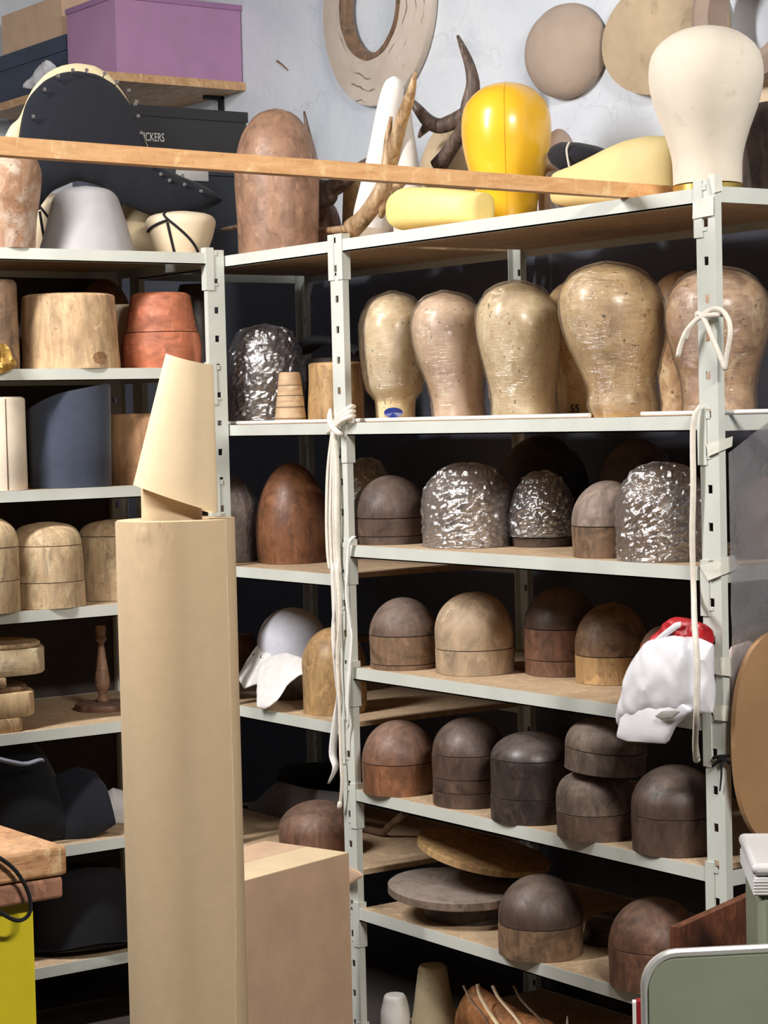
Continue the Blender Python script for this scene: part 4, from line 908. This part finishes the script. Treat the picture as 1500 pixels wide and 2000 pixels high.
# two shoe boxes stacked behind
XB = -.93
ya, yb_ = hitX(205, 400, XB)[0][1], hitX(462, 400, XB)[0][1]
zt_ = hitX(400, 318, XB)[0][2]
lowb = carton('shoe_box', 'dark slate shoe box with a white label underneath the black box', XB-.19, XB, ya, yb_, 1.9985, zt_, plain('slate_card', (66, 72, 84), .6, .05, 8, .05), .035)
pl0, pl1 = hitX(342, 350, XB)[0], hitX(405, 334, XB)[0]; bo = np.array(lowb.location)
MB().box(XB-bo[0]+.0042, XB-bo[0]+.0052, pl0[1]-bo[1], pl1[1]-bo[1], pl0[2]-bo[2]-.002, pl1[2]-bo[2]-.002).build('label', M_WHITE, lowb, smooth=False)
ya2, yb2 = hitX(190, 250, XB)[0][1], hitX(481, 270, XB)[0][1]; zt2 = hitX(478, 228, XB)[0][2]
kb = carton('shoe_box', 'black shoe box with white lettering stacked behind the navy hat', XB-.20, XB+.002, ya2, yb2, zt_+.0005, zt2+.012, plain('black_card', (38, 38, 42), .55, .06, 8, .05), .03, plain('black_lid', (32, 32, 38), .55, .05, 8, .05))
tx0, tx1 = hitX(272, 275, XB+.0025)[0], hitX(326, 275, XB+.0025)[0]; bo = np.array(kb.location)
Mt = Matrix.Translation((XB+.0026-bo[0], tx0[1]-bo[1], hitX(300, 276, XB)[0][2]-bo[2])) @ Matrix.Rotation(math.pi/2, 4, 'Z') @ Matrix.Rotation(math.pi/2, 4, 'X') @ Matrix.Diagonal((.62, 1.0, 1, 1))
text_mesh('lettering', 'KICKERS', .034, plain('white_print', (226, 226, 226), .6), kb, Mt)

# ------------------------------------------------------------------ left rack shelves
W_PALE = browns('pale_cork', (186, 156, 120), .65, stain=.3, stain_c=(128, 92, 60), specks=.35)
W_PALE2 = browns('straw', (188, 164, 130), .65, stain=.35, stain_c=(140, 102, 66), specks=.4)
TERRA = browns('terracotta', (176, 104, 74), .6, stain=.35, stain_c=(128, 70, 50), specks=.2, grain=(8, 8, 20))
GL = 'blocks on the left rack'
z = L2-ON
fb = block('hat_block', 'brown cylinder block with a scrap of gold foil at the left edge', 'hat block', (-70, 36, 548, 722), z, W_OAK, X=-.62, prof=cyl(.97, .06), k=1, group=GL)
V, Fc = lens([(-30, 690), (-5, 668), (12, 672), (26, 695), (33, 706)], [(-30, 715), (5, 730), (25, 722), (33, 708)], lambda x, y: hitX(x, y, -.498)[0], (1, 0, 0), .022, n=24, m=8, amp=.010, fr=40, origin=np.array(fb.location))
rzf = fb.rotation_euler.z; cR, sR = math.cos(-rzf), math.sin(-rzf); V = [(a*cR-b_*sR, a*sR+b_*cR, c_) for a, b_, c_ in V]
mesh('gold_foil', V, Fc, plain('gold_foil', (196, 158, 84), .25, .2, 40, .8, metal=.85), fb, angle=25)
tanb = block('hat_block', 'wide tan cylinder block with a dark knot low on its side', 'hat block', (44, 230, 576, 724), z, W_PALE, X=-.635, prof=cyl(.97, .03, 1.03), k=.95, group=GL, shear=-.02)
V, Fc = [], []; rk = tanb['_r']*1.03
for q_ in (0.0, .35, .7, 1.0):
    for j in range(20):
        b_ = 2*math.pi*j/20; a_ = -math.pi/2+.62+q_*.17*math.cos(b_); V.append((math.cos(a_)*(rk+.0008), math.sin(a_)*(rk+.0008)*.95, .027+q_*.015*math.sin(b_)))
Fc = [(i*20+j, i*20+(j+1) % 20, (i+1)*20+(j+1) % 20, (i+1)*20+j) for i in range(3) for j in range(20)]
mesh('knot', V, Fc, wood('knot_wood', (120, 84, 54), (150, 112, 76), (168, 132, 94), .65, (60, 60, 60)), tanb)
block('hat_block', 'terracotta coloured tapered block in two pieces beside the left rack post', 'hat block', (236, 393, 573, 722), z, TERRA, X=-.625, prof=interp([(0, .97), (.2, 1.0), (.42, .96), (.5, .90), (.7, .83), (.9, .76), (.97, .72), (1, .64)]), cuts=(652,), mat2=TERRA, k=1, group=GL)
block('wood_block', 'cream tall block squeezed behind the tan and terracotta blocks', 'wood block', (205, 270, 596, 722), z, M_CREAM, X=-.82, prof=cyl(.98, .05), k=1)
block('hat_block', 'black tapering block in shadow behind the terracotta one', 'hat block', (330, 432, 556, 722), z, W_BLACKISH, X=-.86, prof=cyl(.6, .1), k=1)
block('hat_block', 'dim brown dome at the back above the tan cylinder', 'hat block', (150, 258, 545, 722), z, W_CHEST, X=-.98, prof=dome(.5), k=1)
z = L3-ON
wf = block('felt_tube', 'off white felt covered block with a dark stitched seam', 'hat block', (-70, 51, 776, 960), z, plain('offwhite_felt', (226, 212, 192), .85, .03, 30, .2), X=-.61, prof=cyl(1.0, .03), k=1)
aS = -1.20; rr = wf['_r']
MB().tube([(math.cos(aS)*rr*1.003, math.sin(aS)*rr*1.003, v) for v in np.linspace(.002, wf['_h']-.006, 14)], .0016, 6).build('seam', plain('dark_thread', (92, 70, 56), .8), wf)
# navy slant-topped block
x, y, r, h = place(54, 218, 750, 952, z, X=-.63)
V, Fc = [], []; seg, nv_ = 44, 16
for i in range(nv_):
    for j in range(seg):
        a = 2*math.pi*j/seg; sl = 1-.075*(1-math.cos(a))-.10*max(0, -math.cos(a))**2; v = i/(nv_-1); rr = r*(.955+.045*v)
        V.append((math.cos(a)*rr, math.sin(a)*rr, v*h*sl))
for i in range(nv_-1):
    for j in range(seg): Fc.append((i*seg+j, i*seg+(j+1) % seg, (i+1)*seg+(j+1) % seg, (i+1)*seg+j))
Fc.append(tuple(range(seg))[::-1]); Fc.append(tuple((nv_-1)*seg+j for j in range(seg)))
o = mesh('slant_block', V, Fc, plain('slate_blue_felt', (54, 62, 80), .85, .07, 20, .25, sheen=.2), None, (x, y, z)); o.rotation_euler = (0, 0, view_rot(x, y)); tag(o, 'slate blue cylinder with a slanted top', 'hat block', GL)
block('wood_block', 'plain brown rounded block partly behind the rolled paper', 'wood block', (206, 352, 808, 950), z, browns('plain_brown', (168, 128, 92), .65, stain=.2), X=-.66, prof=cyl(1.0, .12), k=1)
z = L4-ON
block('hat_block', 'tan block cut by the left picture edge, fourth shelf', 'hat block', (-110, 38, 1006, 1204), z, W_PALE2, X=-.59, prof=dome(.62, 3.0), cuts=(1072, 1140), mat2=W_PALE2, k=1, group=GL)
block('hat_block', 'straw coloured hat block in three bands on the left rack', 'hat block', (22, 168, 1019, 1190), z, W_PALE2, prof=interp([(0, 1.0), (.5, .97), (.75, .93), (.88, .84), (.96, .62), (1, .2)]), cuts=(1066, 1139), mat2=W_PALE2, k=1, group=GL)
block('hat_block', 'tan hat block half behind the paper roll on the left rack', 'hat block', (152, 300, 1014, 1174), z, W_PALE2, prof=interp([(0, 1.0), (.5, 1), (.75, .97), (.88, .86), (.96, .62), (1, .2)]), cuts=(1046,), mat2=W_PALE2, k=1, group=GL)
# stacked brim boards and stand
z = L5-ON
GS = 'stacked boards on the left rack'
def slab(label, pr, z0, th, y0, depth, mat, tilt=0.0, rnd=.5):
    """board with a rounded right end; pr = pixel column of its right end"""
    e = hitX(pr, 1340, -.53)[0][1]; V, Fc = [], []; n_ = 22; L_ = .42
    out = []
    for i in range(n_):
        a = -math.pi/2+math.pi*i/(n_-1); out.append((-depth/2+math.sin(a)*depth/2*1.0, math.cos(a)*depth/2*rnd))
    out = [(q[0], q[1]-depth/2*rnd) for q in out]
    P = [(-depth, -L_)]+out+[(0, -L_)]; nP = len(P)
    for zz, ins in ((0, .004), (.004, 0), (th-.004, 0), (th, .004)):
        for q in P: V.append((q[0]*(1-ins*6)-ins*.5, q[1]-(ins if q[1] > -L_*.9 else 0), zz))
    for i in range(3):
        for j in range(nP): Fc.append((i*nP+j, i*nP+(j+1) % nP, (i+1)*nP+(j+1) % nP, (i+1)*nP+j))
    Fc.append(tuple(range(nP))[::-1]); Fc.append(tuple(3*nP+j for j in range(nP)))
    o = mesh('brim_board', V, Fc, mat, None, (-.535+y0, e, z0)); o.rotation_euler = (tilt, 0, 0); return tag(o, label, 'board', GS)
W_BIRCH = browns('birch', (206, 178, 138), .6, stain=.3, stain_c=(150, 116, 80), specks=.35)
slab('short tan board at the foot of the stacked boards', 58, z, .036, 0, .20, W_PALE, 0, .3)
slab('pale rounded board, second from the bottom of the stack', 92, z+.0365, .062, 0, .24, W_BIRCH, 0, .5)
slab('thin brown warped board in the middle of the stack', 80, z+.099, .014, -.01, .22, W_OAK, .0, .5)
slab('narrow tan spacer board in the stack', 26, z+.114, .026, 0, .2, W_PALE, 0, .2)
slab('thick cream board with a worn blue mark, near the top of the stack', 119, z+.1405, .066, .0, .26, wood('cream_board', (190, 164, 128), (216, 192, 154), (230, 210, 178), .6, (30, 5, 30), .35, .5, (96, 110, 116)), .0, .6)
slab('thin leaf-like pale board topping the stack', 110, z+.208, .012, 0, .22, W_BIRCH, .0, .8)
xs2, ys2 = hitZ(193, 1393, z)[0][:2]
st = empty('wooden_stand', (xs2-.07, ys2+.05, z)); tag(st, 'turned wooden hat stand on a round foot', 'hat stand')
V, Fc = lathe(interp([(0, 1), (.5, 1.0), (.85, .93), (1, .55)]), .075, .020, amp=0, nv=10); mesh('foot', V, Fc, W_RED, st)
V, Fc = lathe(interp([(0, .75), (.04, .9), (.07, .55), (.12, .62), (.2, .98), (.3, 1.0), (.5, .72), (.7, .46), (.78, .42), (.8, .7), (.84, .78), (.86, .6), (.95, .74), (1, .65)]), .020, .205, amp=0, seg=24, nv=60); V = [(a, b_, c_+.0195) for a, b_, c_ in V]; mesh('spindle', V, Fc, W_LEATH, st)

# dark hats on the lower left shelves
def felt_hat(label, x, y, z0, rc, hc, rbx, rby, rz, mat, tilt=(0, 0), curl=.05, dent=.25):
    root = empty('felt_hat', (x, y, z0), rz, tilt[0], tilt[1]); tag(root, label, 'hat', 'dark felt hats on the left rack')
    V, Fc = [], []; seg, nv_ = 48, 18
    for i in range(nv_):
        v = i/(nv_-1); s = math.sin(v*math.pi/2); rr = rc*(1-.16*v)*max(.02, (1-v**6))**.5
        for j in range(seg):
            a = 2*math.pi*j/seg; zz = s*hc*(1-dent*max(0, 1-abs(math.sin(a)))*v**3); V.append((math.cos(a)*rr*1.1, math.sin(a)*rr*.92, zz))
    for i in range(nv_-1):
        for j in range(seg): Fc.append((i*seg+j, i*seg+(j+1) % seg, (i+1)*seg+(j+1) % seg, (i+1)*seg+j))
    Fc.append(tuple((nv_-1)*seg+j for j in range(seg))); mesh('crown', V, Fc, mat, root, angle=80)
    V, Fc = [], []
    for L_ in (0, 1):
        for i in range(8):
            f = i/7
            for j in range(seg):
                a = 2*math.pi*j/seg; rx, ry = rc*1.08+(rbx-rc*1.08)*f, rc*.9+(rby-rc*.9)*f
                V.append((math.cos(a)*rx, math.sin(a)*ry, .004*L_+curl*f*f*abs(math.sin(a))**1.5-.012*f*abs(math.cos(a))))
    for L_ in (0, 1):
        for i in range(7):
            for j in range(seg):
                b0 = L_*8*seg+i*seg; f = (b0+j, b0+(j+1) % seg, b0+seg+(j+1) % seg, b0+seg+j); Fc.append(f[::-1] if L_ else f)
    mesh('brim', V, Fc, mat, root, angle=80); return root
z = L6-ON
nh2 = empty('felt_hat', hitX(90, 1640, -.60)[0]); nh2.location.z = z; tag(nh2, 'navy felt hat with a broad brim tipped up behind the workbench corner', 'hat', 'dark felt hats on the left rack'); og = np.array(nh2.location)
V, Fc = lens([(-60, 1448), (-10, 1440), (30, 1438), (60, 1444), (84, 1466), (104, 1505), (128, 1556), (150, 1610)], [(-60, 1655), (40, 1668), (110, 1660), (150, 1630)], lambda x_, y_: hitX(x_, y_, -.66)[0], (1, -.3, 0), .20, n=50, m=16, origin=og, amp=.005); V[:, 2] = np.maximum(V[:, 2], .0003); mesh('crown', V, Fc, M_NAVY, nh2)
V, Fc = lens([(78, 1600), (92, 1548), (112, 1512), (150, 1497), (186, 1506), (210, 1540), (222, 1585), (226, 1605)], [(78, 1640), (110, 1656), (150, 1650), (190, 1632), (214, 1618), (226, 1610)], lambda x_, y_: hitX(x_, y_, -.585+.0006*(x_-150))[0], (1, -.6, 0), .035, n=44, m=12, origin=og, amp=.004); V[:, 2] = np.maximum(V[:, 2], .0003); mesh('brim', V, Fc, M_NAVY, nh2)
x, y, r, h = place(55, 262, 1652, 1850, L7, X=-.66)
felt_hat('black felt hat in deep shadow on the lowest left shelf', x, y, L7+.014, r*.85, .20, r*1.15, r*1.1, math.radians(80), M_BLACK, (0, 0), .02, .1)
P = [hitX(xx_, yy_, -.50)[0] for xx_, yy_ in smooth_path([(-20, 1478), (20, 1488), (50, 1492), (78, 1484), (86, 1487)], 12)]
tag(MB().tube(P, [.010, .010, .010, .010, .010, .009, .009, .009, .008, .008, .007, .004], 8, .6).build('grey_strip', plain('grey_felt_strip', (128, 132, 146), .85, .05, 30, .2)), 'light grey felt strip lying over the navy hat', 'felt strip')
V, Fc = lens([(208, 1550), (220, 1538), (245, 1545), (275, 1560)], [(208, 1605), (225, 1618), (245, 1621), (275, 1615)], lambda x_, y_: hitX(x_, y_, -.70)[0], (1, 0, 0), .05, n=30, amp=.010, fr=26)
V[:, 2] = np.maximum(V[:, 2], L6+.0005)
tag(mesh('paper_bag', V, Fc, plain('white_crumpled', (212, 212, 214), .6, .06, 24, .6), angle=60), 'crumpled white paper bag between the navy hat and the paper roll', 'bag')

# ------------------------------------------------------------------ paper roll with a rolled pattern standing in it
def centre(px, py, t): p = atD(px, py, t); return p
rt = 4.36; c = centre(343, 1010, rt); rr = 230/2/F_PX*rt; zt_ = c[2]-.004
roll = empty('paper_roll', (c[0], c[1], 0)); tag(roll, 'large upright roll of brown kraft paper', 'paper roll')
V, Fc = [], []; seg, nv_ = 72, 24
for i in range(nv_):
    v = i/(nv_-1)
    for j in range(seg):
        a = 2*math.pi*j/seg; d = 1+.004*noise.noise(Vector((math.cos(a)*2, math.sin(a)*2, v*5)))
        V.append((math.cos(a)*rr*d, math.sin(a)*rr*d, v*zt_))
for i in range(nv_-1):
    for j in range(seg): Fc.append((i*seg+j, i*seg+(j+1) % seg, (i+1)*seg+(j+1) % seg, (i+1)*seg+j))
k0 = len(V)
for (q, dz) in ((.60, 0.0), (.60, -.25)):
    for j in range(seg): a = 2*math.pi*j/seg; V.append((math.cos(a)*rr*q, math.sin(a)*rr*q, zt_+dz))
for j in range(seg):
    Fc.append(((nv_-1)*seg+j, (nv_-1)*seg+(j+1) % seg, k0+(j+1) % seg, k0+j)); Fc.append((k0+j, k0+(j+1) % seg, k0+seg+(j+1) % seg, k0+seg+j))
Fc.append(tuple(k0+seg+j for j in range(seg))); Fc.append(tuple(range(seg))[::-1])
mesh('roll_body', V, Fc, M_KRAFT, roll, angle=40)
# loose outer sheet with its vertical torn edge
va = math.atan2(CAM[1]-c[1], CAM[0]-c[0]); V, Fc = [], []; n_, m_ = 90, 120
for L_ in (0, 1):
    for i in range(m_):
        v = i/(m_-1); edge = va+.86-.30*max(0, .5-v)**1.2*1.6+.012*noise.noise(Vector((v*14, 0, 0)))
        for j in range(n_):
            u = j/(n_-1); a = edge-(1-u)*2.4
            lift = .0022+.0075*u**10; wr = 0
            if v > .90:
                s_ = (v-.90)/.10; wr = .004*s_*max(0, .12-abs(noise.noise(Vector((u*5, v*26+u*6, 3)))))*8*max(0, 1-abs(u-.40)*3.6)
            V.append((math.cos(a)*(rr+lift+wr+.0006*L_), math.sin(a)*(rr+lift+wr+.0006*L_), .004+v*(zt_-.005)))
for L_ in (0, 1):
    for i in range(m_-1):
        for j in range(n_-1):
            q = L_*n_*m_+i*n_+j; f = (q, q+1, q+n_+1, q+n_); Fc.append(f if L_ else f[::-1])
mesh('loose_sheet', V, Fc, M_KRAFT, roll, angle=180)
P = [(math.cos(va+.865-.30*max(0, .5-v)**1.2*1.6+.012*noise.noise(Vector((v*14, 0, 0))))*(rr+.0105), math.sin(va+.865-.30*max(0, .5-v)**1.2*1.6+.012*noise.noise(Vector((v*14, 0, 0))))*(rr+.0105), .004+v*(zt_-.005)) for v in np.linspace(0, 1, 90)]
MB().tube(P, [.0009+.0012*max(0, noise.noise(Vector((i*.9, 2, 1)))) for i in range(90)], 6).build('torn_edge', plain('torn_paper', (232, 214, 184), .8), roll)
# rolled pattern sheet: inner tube and outer flared turn
ps = empty('rolled_pattern', (c[0], c[1], zt_-.20)); tag(ps, 'loosely rolled manila paper sheet standing in the top of the kraft roll', 'rolled paper')
og = np.array(ps.location)
def turn(name, bl, br_, tl, tr, dep, mat, bulge=.6, tt=rt):
    """curved sheet: four pixel corners, bulging towards the viewer"""
    V, Fc = [], []; n_, m_ = 30, 16
    for L_ in (0, 1):
        for i in range(m_):
            v = i/(m_-1)
            for j in range(n_):
                u = j/(n_-1); th = math.pi*(u-.5)*1.28
                s_ = .5+.5*math.sin(th)/math.sin(math.pi*.64)
                l = np.array(bl)*(1-v)+np.array(tl)*v; r_ = np.array(br_)*(1-v)+np.array(tr)*v; q = l*(1-s_)+r_*s_
                if v == 0 or v == 1 or True: q = q+np.array((0, (4*s_*(1-s_))*2.0))
                w = abs(r_[0]-l[0])/F_PX*tt/2
                p = atD(q[0], q[1], tt-(math.cos(th)-.2)*w*bulge+L_*.0008+dep); V.append(p-og)
    for L_ in (0, 1):
        for i in range(m_-1):
            for j in range(n_-1):
                q = L_*n_*m_+i*n_+j; f = (q, q+1, q+n_+1, q+n_); Fc.append(f[::-1] if L_ else f)
    return mesh(name, V, Fc, mat, ps, angle=180)
turn('inner_turn', (284, 1100), (394, 1104), (280, 930), (386, 945), .0, M_KRAFT)
turn('outer_turn', (268, 950), (418, 1000), (328, 692), (412, 712), -.035, M_PATTERN, .55)
def back_turn():
    return turn('back_turn', (300, 962), (414, 1003), (332, 700), (410, 716), .05, M_PATTERN, -.45)
back_turn()

# ------------------------------------------------------------------ cardboard box beside the roll
zt_ = .535; cA, cB, cC = hitZ(681, 1665, zt_)[0], hitZ(455, 1726, zt_)[0], hitZ(545, 1633, zt_)[0]
u = cB-cA; u /= np.linalg.norm(u); w = np.array((u[1], -u[0], 0)); w = w if np.dot(w, cC-cA) > 0 else -w
ln, wd_ = .42, .26
box = empty('cardboard_box', (cA[0], cA[1], 0.0)); tag(box, 'plain brown cardboard box between the paper roll and the middle post', 'box')
MB().obox((0, 0, .001), u*ln, w*wd_, (0, 0, zt_-.004)).build('box_body', M_BOXC, box, smooth=False)
MB().obox((0, 0, zt_-.0028), u*ln, w*(wd_*.497), (0, 0, .0028)).build('flap', M_PATTERN, box, smooth=False)
MB().obox(w*(wd_*.503)+np.array((0, 0, zt_-.0028)), u*ln, w*(wd_*.497), (0, 0, .0028)).build('flap', M_BOXC, box, smooth=False)
a0 = np.array(hitY(682, 1700, -.03)[0]); 
V, Fc = lens([(660, 1696), (680, 1692), (700, 1700), (709, 1709)], [(660, 1732), (682, 1728), (709, 1712)], lambda x_, y_: hitY(x_, y_, -.022)[0], (0, -1, 0), .006, n=16, m=6)
tag(mesh('card_scrap', V, Fc, M_BOXC), 'scrap of brown card sticking out behind the cardboard box', 'card')

# ------------------------------------------------------------------ workbench corner, lower left
cz = .90; k_ = hitZ(131, 1651, cz)[0]
bench = empty('workbench', (k_[0], k_[1], 0)); tag(bench, 'workbench corner with thick layered wooden top and yellow leg', 'workbench')
W_PLY = wood('bench_ply', (150, 100, 62), (196, 148, 104), (222, 180, 138), .6, (6, 6, 70), .35, .3)
W_TOP = wood('bench_top', (206, 154, 108), (220, 172, 126), (230, 186, 142), .55, (8, 30, 8), .2, .2)
def rbox(x0, x1, y0, y1, z0, z1, name, mat, parent, bev=.006):
    o = MB().box(x0, x1, y0, y1, z0, z1).build(name, mat, parent, smooth=True, angle=50)
    md = o.modifiers.new('bevel', 'BEVEL'); md.width = bev; md.segments = 2; md.limit_method = 'ANGLE'; return o
rbox(-.75, 0, -1.0, 0, cz-.046, cz-.0, 'bench_top', W_PLY, bench)
rbox(-.74, -.004, -.995, -.006, cz-.082, cz-.0475, 'lower_board', browns('bench_board', (150, 106, 82), .6), bench)
M_YLEG = plain('yellow_paint', (206, 188, 36), .45, .05, 6, .05)
q = hitX(66, 1790, k_[0]-.03)[0]; yl_ = q[1]-k_[1]
rbox(-.10, -.03, yl_-.09, yl_, .0, cz-.083, 'leg', M_YLEG, bench, .003); rbox(-.72, -.65, yl_-.09, yl_, .0, cz-.083, 'leg', M_YLEG, bench, .003)
rbox(-.10, -.03, -.98, -.90, .0, cz-.083, 'leg', M_YLEG, bench, .003); rbox(-.72, -.65, -.98, -.90, .0, cz-.083, 'leg', M_YLEG, bench, .003)
P = [hitX(x_, y_, k_[0]+.012)[0] for x_, y_ in smooth_path([(-40, 1655), (0, 1676), (30, 1700), (52, 1735), (60, 1765), (55, 1788), (36, 1798), (10, 1788), (-40, 1755)], 32)]
tag(MB().tube(P, .0032, 8).build('black_cable', M_BLACK), 'thin black cable looping in front of the workbench edge', 'cable')

# ------------------------------------------------------------------ lower right foreground
M_SAGE = plain('sage_enamel', (136, 143, 124), .4, .05, 5, .05, spots=None)
M_ALU = plain('bright_trim', (222, 222, 220), .3, .03, 10, .05, metal=.5)
M_TIN = plain('tin_lid', (226, 226, 226), .3, .03, 10, .1, metal=.15)
# rounded sage panel (standing board with metal edge)
t_ = 3.05; pc = atD(1262, 1868, t_); pe = atD(1520, 1880, t_+.02)
u = pe-pc; u[2] = 0; u /= np.linalg.norm(u); nn = np.array((u[1], -u[0], 0)); nn = nn if np.dot(nn, CAM-pc) > 0 else -nn
pan = empty('sage_panel', (pc[0], pc[1], 0)); tag(pan, 'sage green rounded metal panel with a bright edge at the lower right corner', 'panel')
def rounded(L_, H_, R_, th, off, ins=0.0):
    out = [(ins, 0.0)]+[(R_-(R_-ins)*math.cos(a), H_-R_+(R_-ins)*math.sin(a)) for a in np.linspace(0, math.pi/2, 10)]+[(L_-(R_-(R_-ins)*math.cos(a)), H_-R_+(R_-ins)*math.sin(a)) for a in np.linspace(math.pi/2, 0, 10)]+[(L_-ins, 0.0)]
    V = [u*a+np.array((0, 0, b_))+nn*off for a, b_ in out]+[u*a+np.array((0, 0, b_))+nn*(off-th) for a, b_ in out]; n_ = len(out)
    Fc = [tuple(range(n_))[::-1], tuple(n_+j for j in range(n_))]+[(j, (j+1) % n_, n_+(j+1) % n_, n_+j) for j in range(n_)]
    return V, Fc
Hp = pc[2]
V, Fc = rounded(.46, Hp-.0035, .045, .020, 0, .003); mesh('panel_face', V, Fc, M_SAGE, pan, angle=30)
path = [u*a+np.array((0, 0, b_))+nn*(-.010) for a, b_ in [(.0, .02), (.0, Hp-.045)]+[(.045-.045*math.cos(a), Hp-.045+.045*math.sin(a)) for a in np.linspace(.1, math.pi/2, 8)]+[(.46-.045+.045*math.sin(a), Hp-.045+.045*math.cos(a)) for a in np.linspace(0, math.pi/2, 8)]+[(.46, .02)]]
MB().tube(path, .0068, 8).build('metal_edge', M_ALU, pan)
# green tin with a silver lid
t_ = 3.55; pt_ = atD(1462, 1700, t_)
w_ = .26; tin = empty('lidded_tin', (pt_[0]+.02, pt_[1]+.18, 0)); 
dx = np.array((pt_[0], pt_[1])); ztin = atD(1470, 1658, t_)[2]; 
tin.location = (dx[0]+_R[0]*.13, dx[1]+_R[1]*.13, 0); tag(tin, 'green storage bin with a ribbed silver lid at the right edge', 'storage bin')
th_ = view_rot(tin.location.x, tin.location.y)+.12; tin.rotation_euler = (0, 0, th_)
rbox(-.125, .125, -.12, .12, 0, ztin-.052, 'bin_body', M_SAGE, tin, .012)
rim_ = rbox(-.131, .131, -.126, .126, ztin-.052, ztin-.022, 'lid_rim', M_TIN, tin, .003)
rbox(-.134, .134, -.129, .129, ztin-.020, ztin, 'lid_top', M_TIN, tin, .008)
for k2 in range(5): rbox(-.1325, .1325, -.1275, .1275, ztin-.050+.005*k2, ztin-.0475+.005*k2, 'lid_rib', M_TIN, rim_, .001)
# wooden drawer front edge between rack and panel
t_ = 3.82; pa_ = atD(1311, 1812, t_); pa2 = atD(1326, 1812, t_-.003); pb_ = atD(1500, 1756, t_+.30)
dd = pb_-pa2; dd[2] = 0; dd /= np.linalg.norm(dd); nn2 = np.array((dd[1], -dd[0], 0)); nn2 = nn2 if np.dot(nn2, CAM-pa_) > 0 else -nn2
drw = MB().obox((0, 0, 0), dd*.42, -nn2*.018, (0, 0, pa2[2]))
o = drw.build('wooden_board', browns('mahogany_board', (112, 66, 44), .5, stain=.5), None, (pa2[0], pa2[1], 0), smooth=False); tag(o, 'red brown wooden board on edge between the lowest block and the green bin', 'board')
# red and white book corner
t_ = 3.35; pr_ = atD(1235, 1960, t_); bkx = empty('red_book', (pr_[0], pr_[1], 0)); tag(bkx, 'red book with white page edge beside the sage panel', 'book')
bkx.rotation_euler = (0, 0, view_rot(pr_[0], pr_[1])); hb = atD(1245, 1956, t_)[2]
MB().box(.0065, .10, 0, .02, 0, hb).build('cover', plain('red_cover', (150, 26, 36), .5, .05, 8, .05), bkx, smooth=False); MB().box(0, .006, .001, .019, 0, hb-.002).build('pages', M_WHITE, bkx, smooth=False)
# big tan board leaning at the end of the rack
big = []
V, Fc = [], []; seg = 60; cb3 = hitX(1532, 1440, W3+.075)[0]; aa, bb = .135, hitX(1490, 1440, W3+.075)[0][2]-hitX(1490, 1650, W3+.075)[0][2]
for w_ in (0, .012):
    for j in range(seg): q = 2*math.pi*j/seg; V.append((w_+.0*q, math.copysign(abs(math.cos(q))**.85, math.cos(q))*aa, math.copysign(abs(math.sin(q))**.85, math.sin(q))*bb))
Fc = [tuple(range(seg)), tuple(seg+j for j in range(seg))[::-1]]+[(j, seg+j, seg+(j+1) % seg, (j+1) % seg) for j in range(seg)]
o = mesh('oval_panel', V, Fc, plain('tan_panel', (172, 134, 96), .6, .05, 6, .08), None, (W3+.062, cb3[1], cb3[2]), angle=40); tag(o, 'large smooth tan oval board leaning against the rack end', 'board')
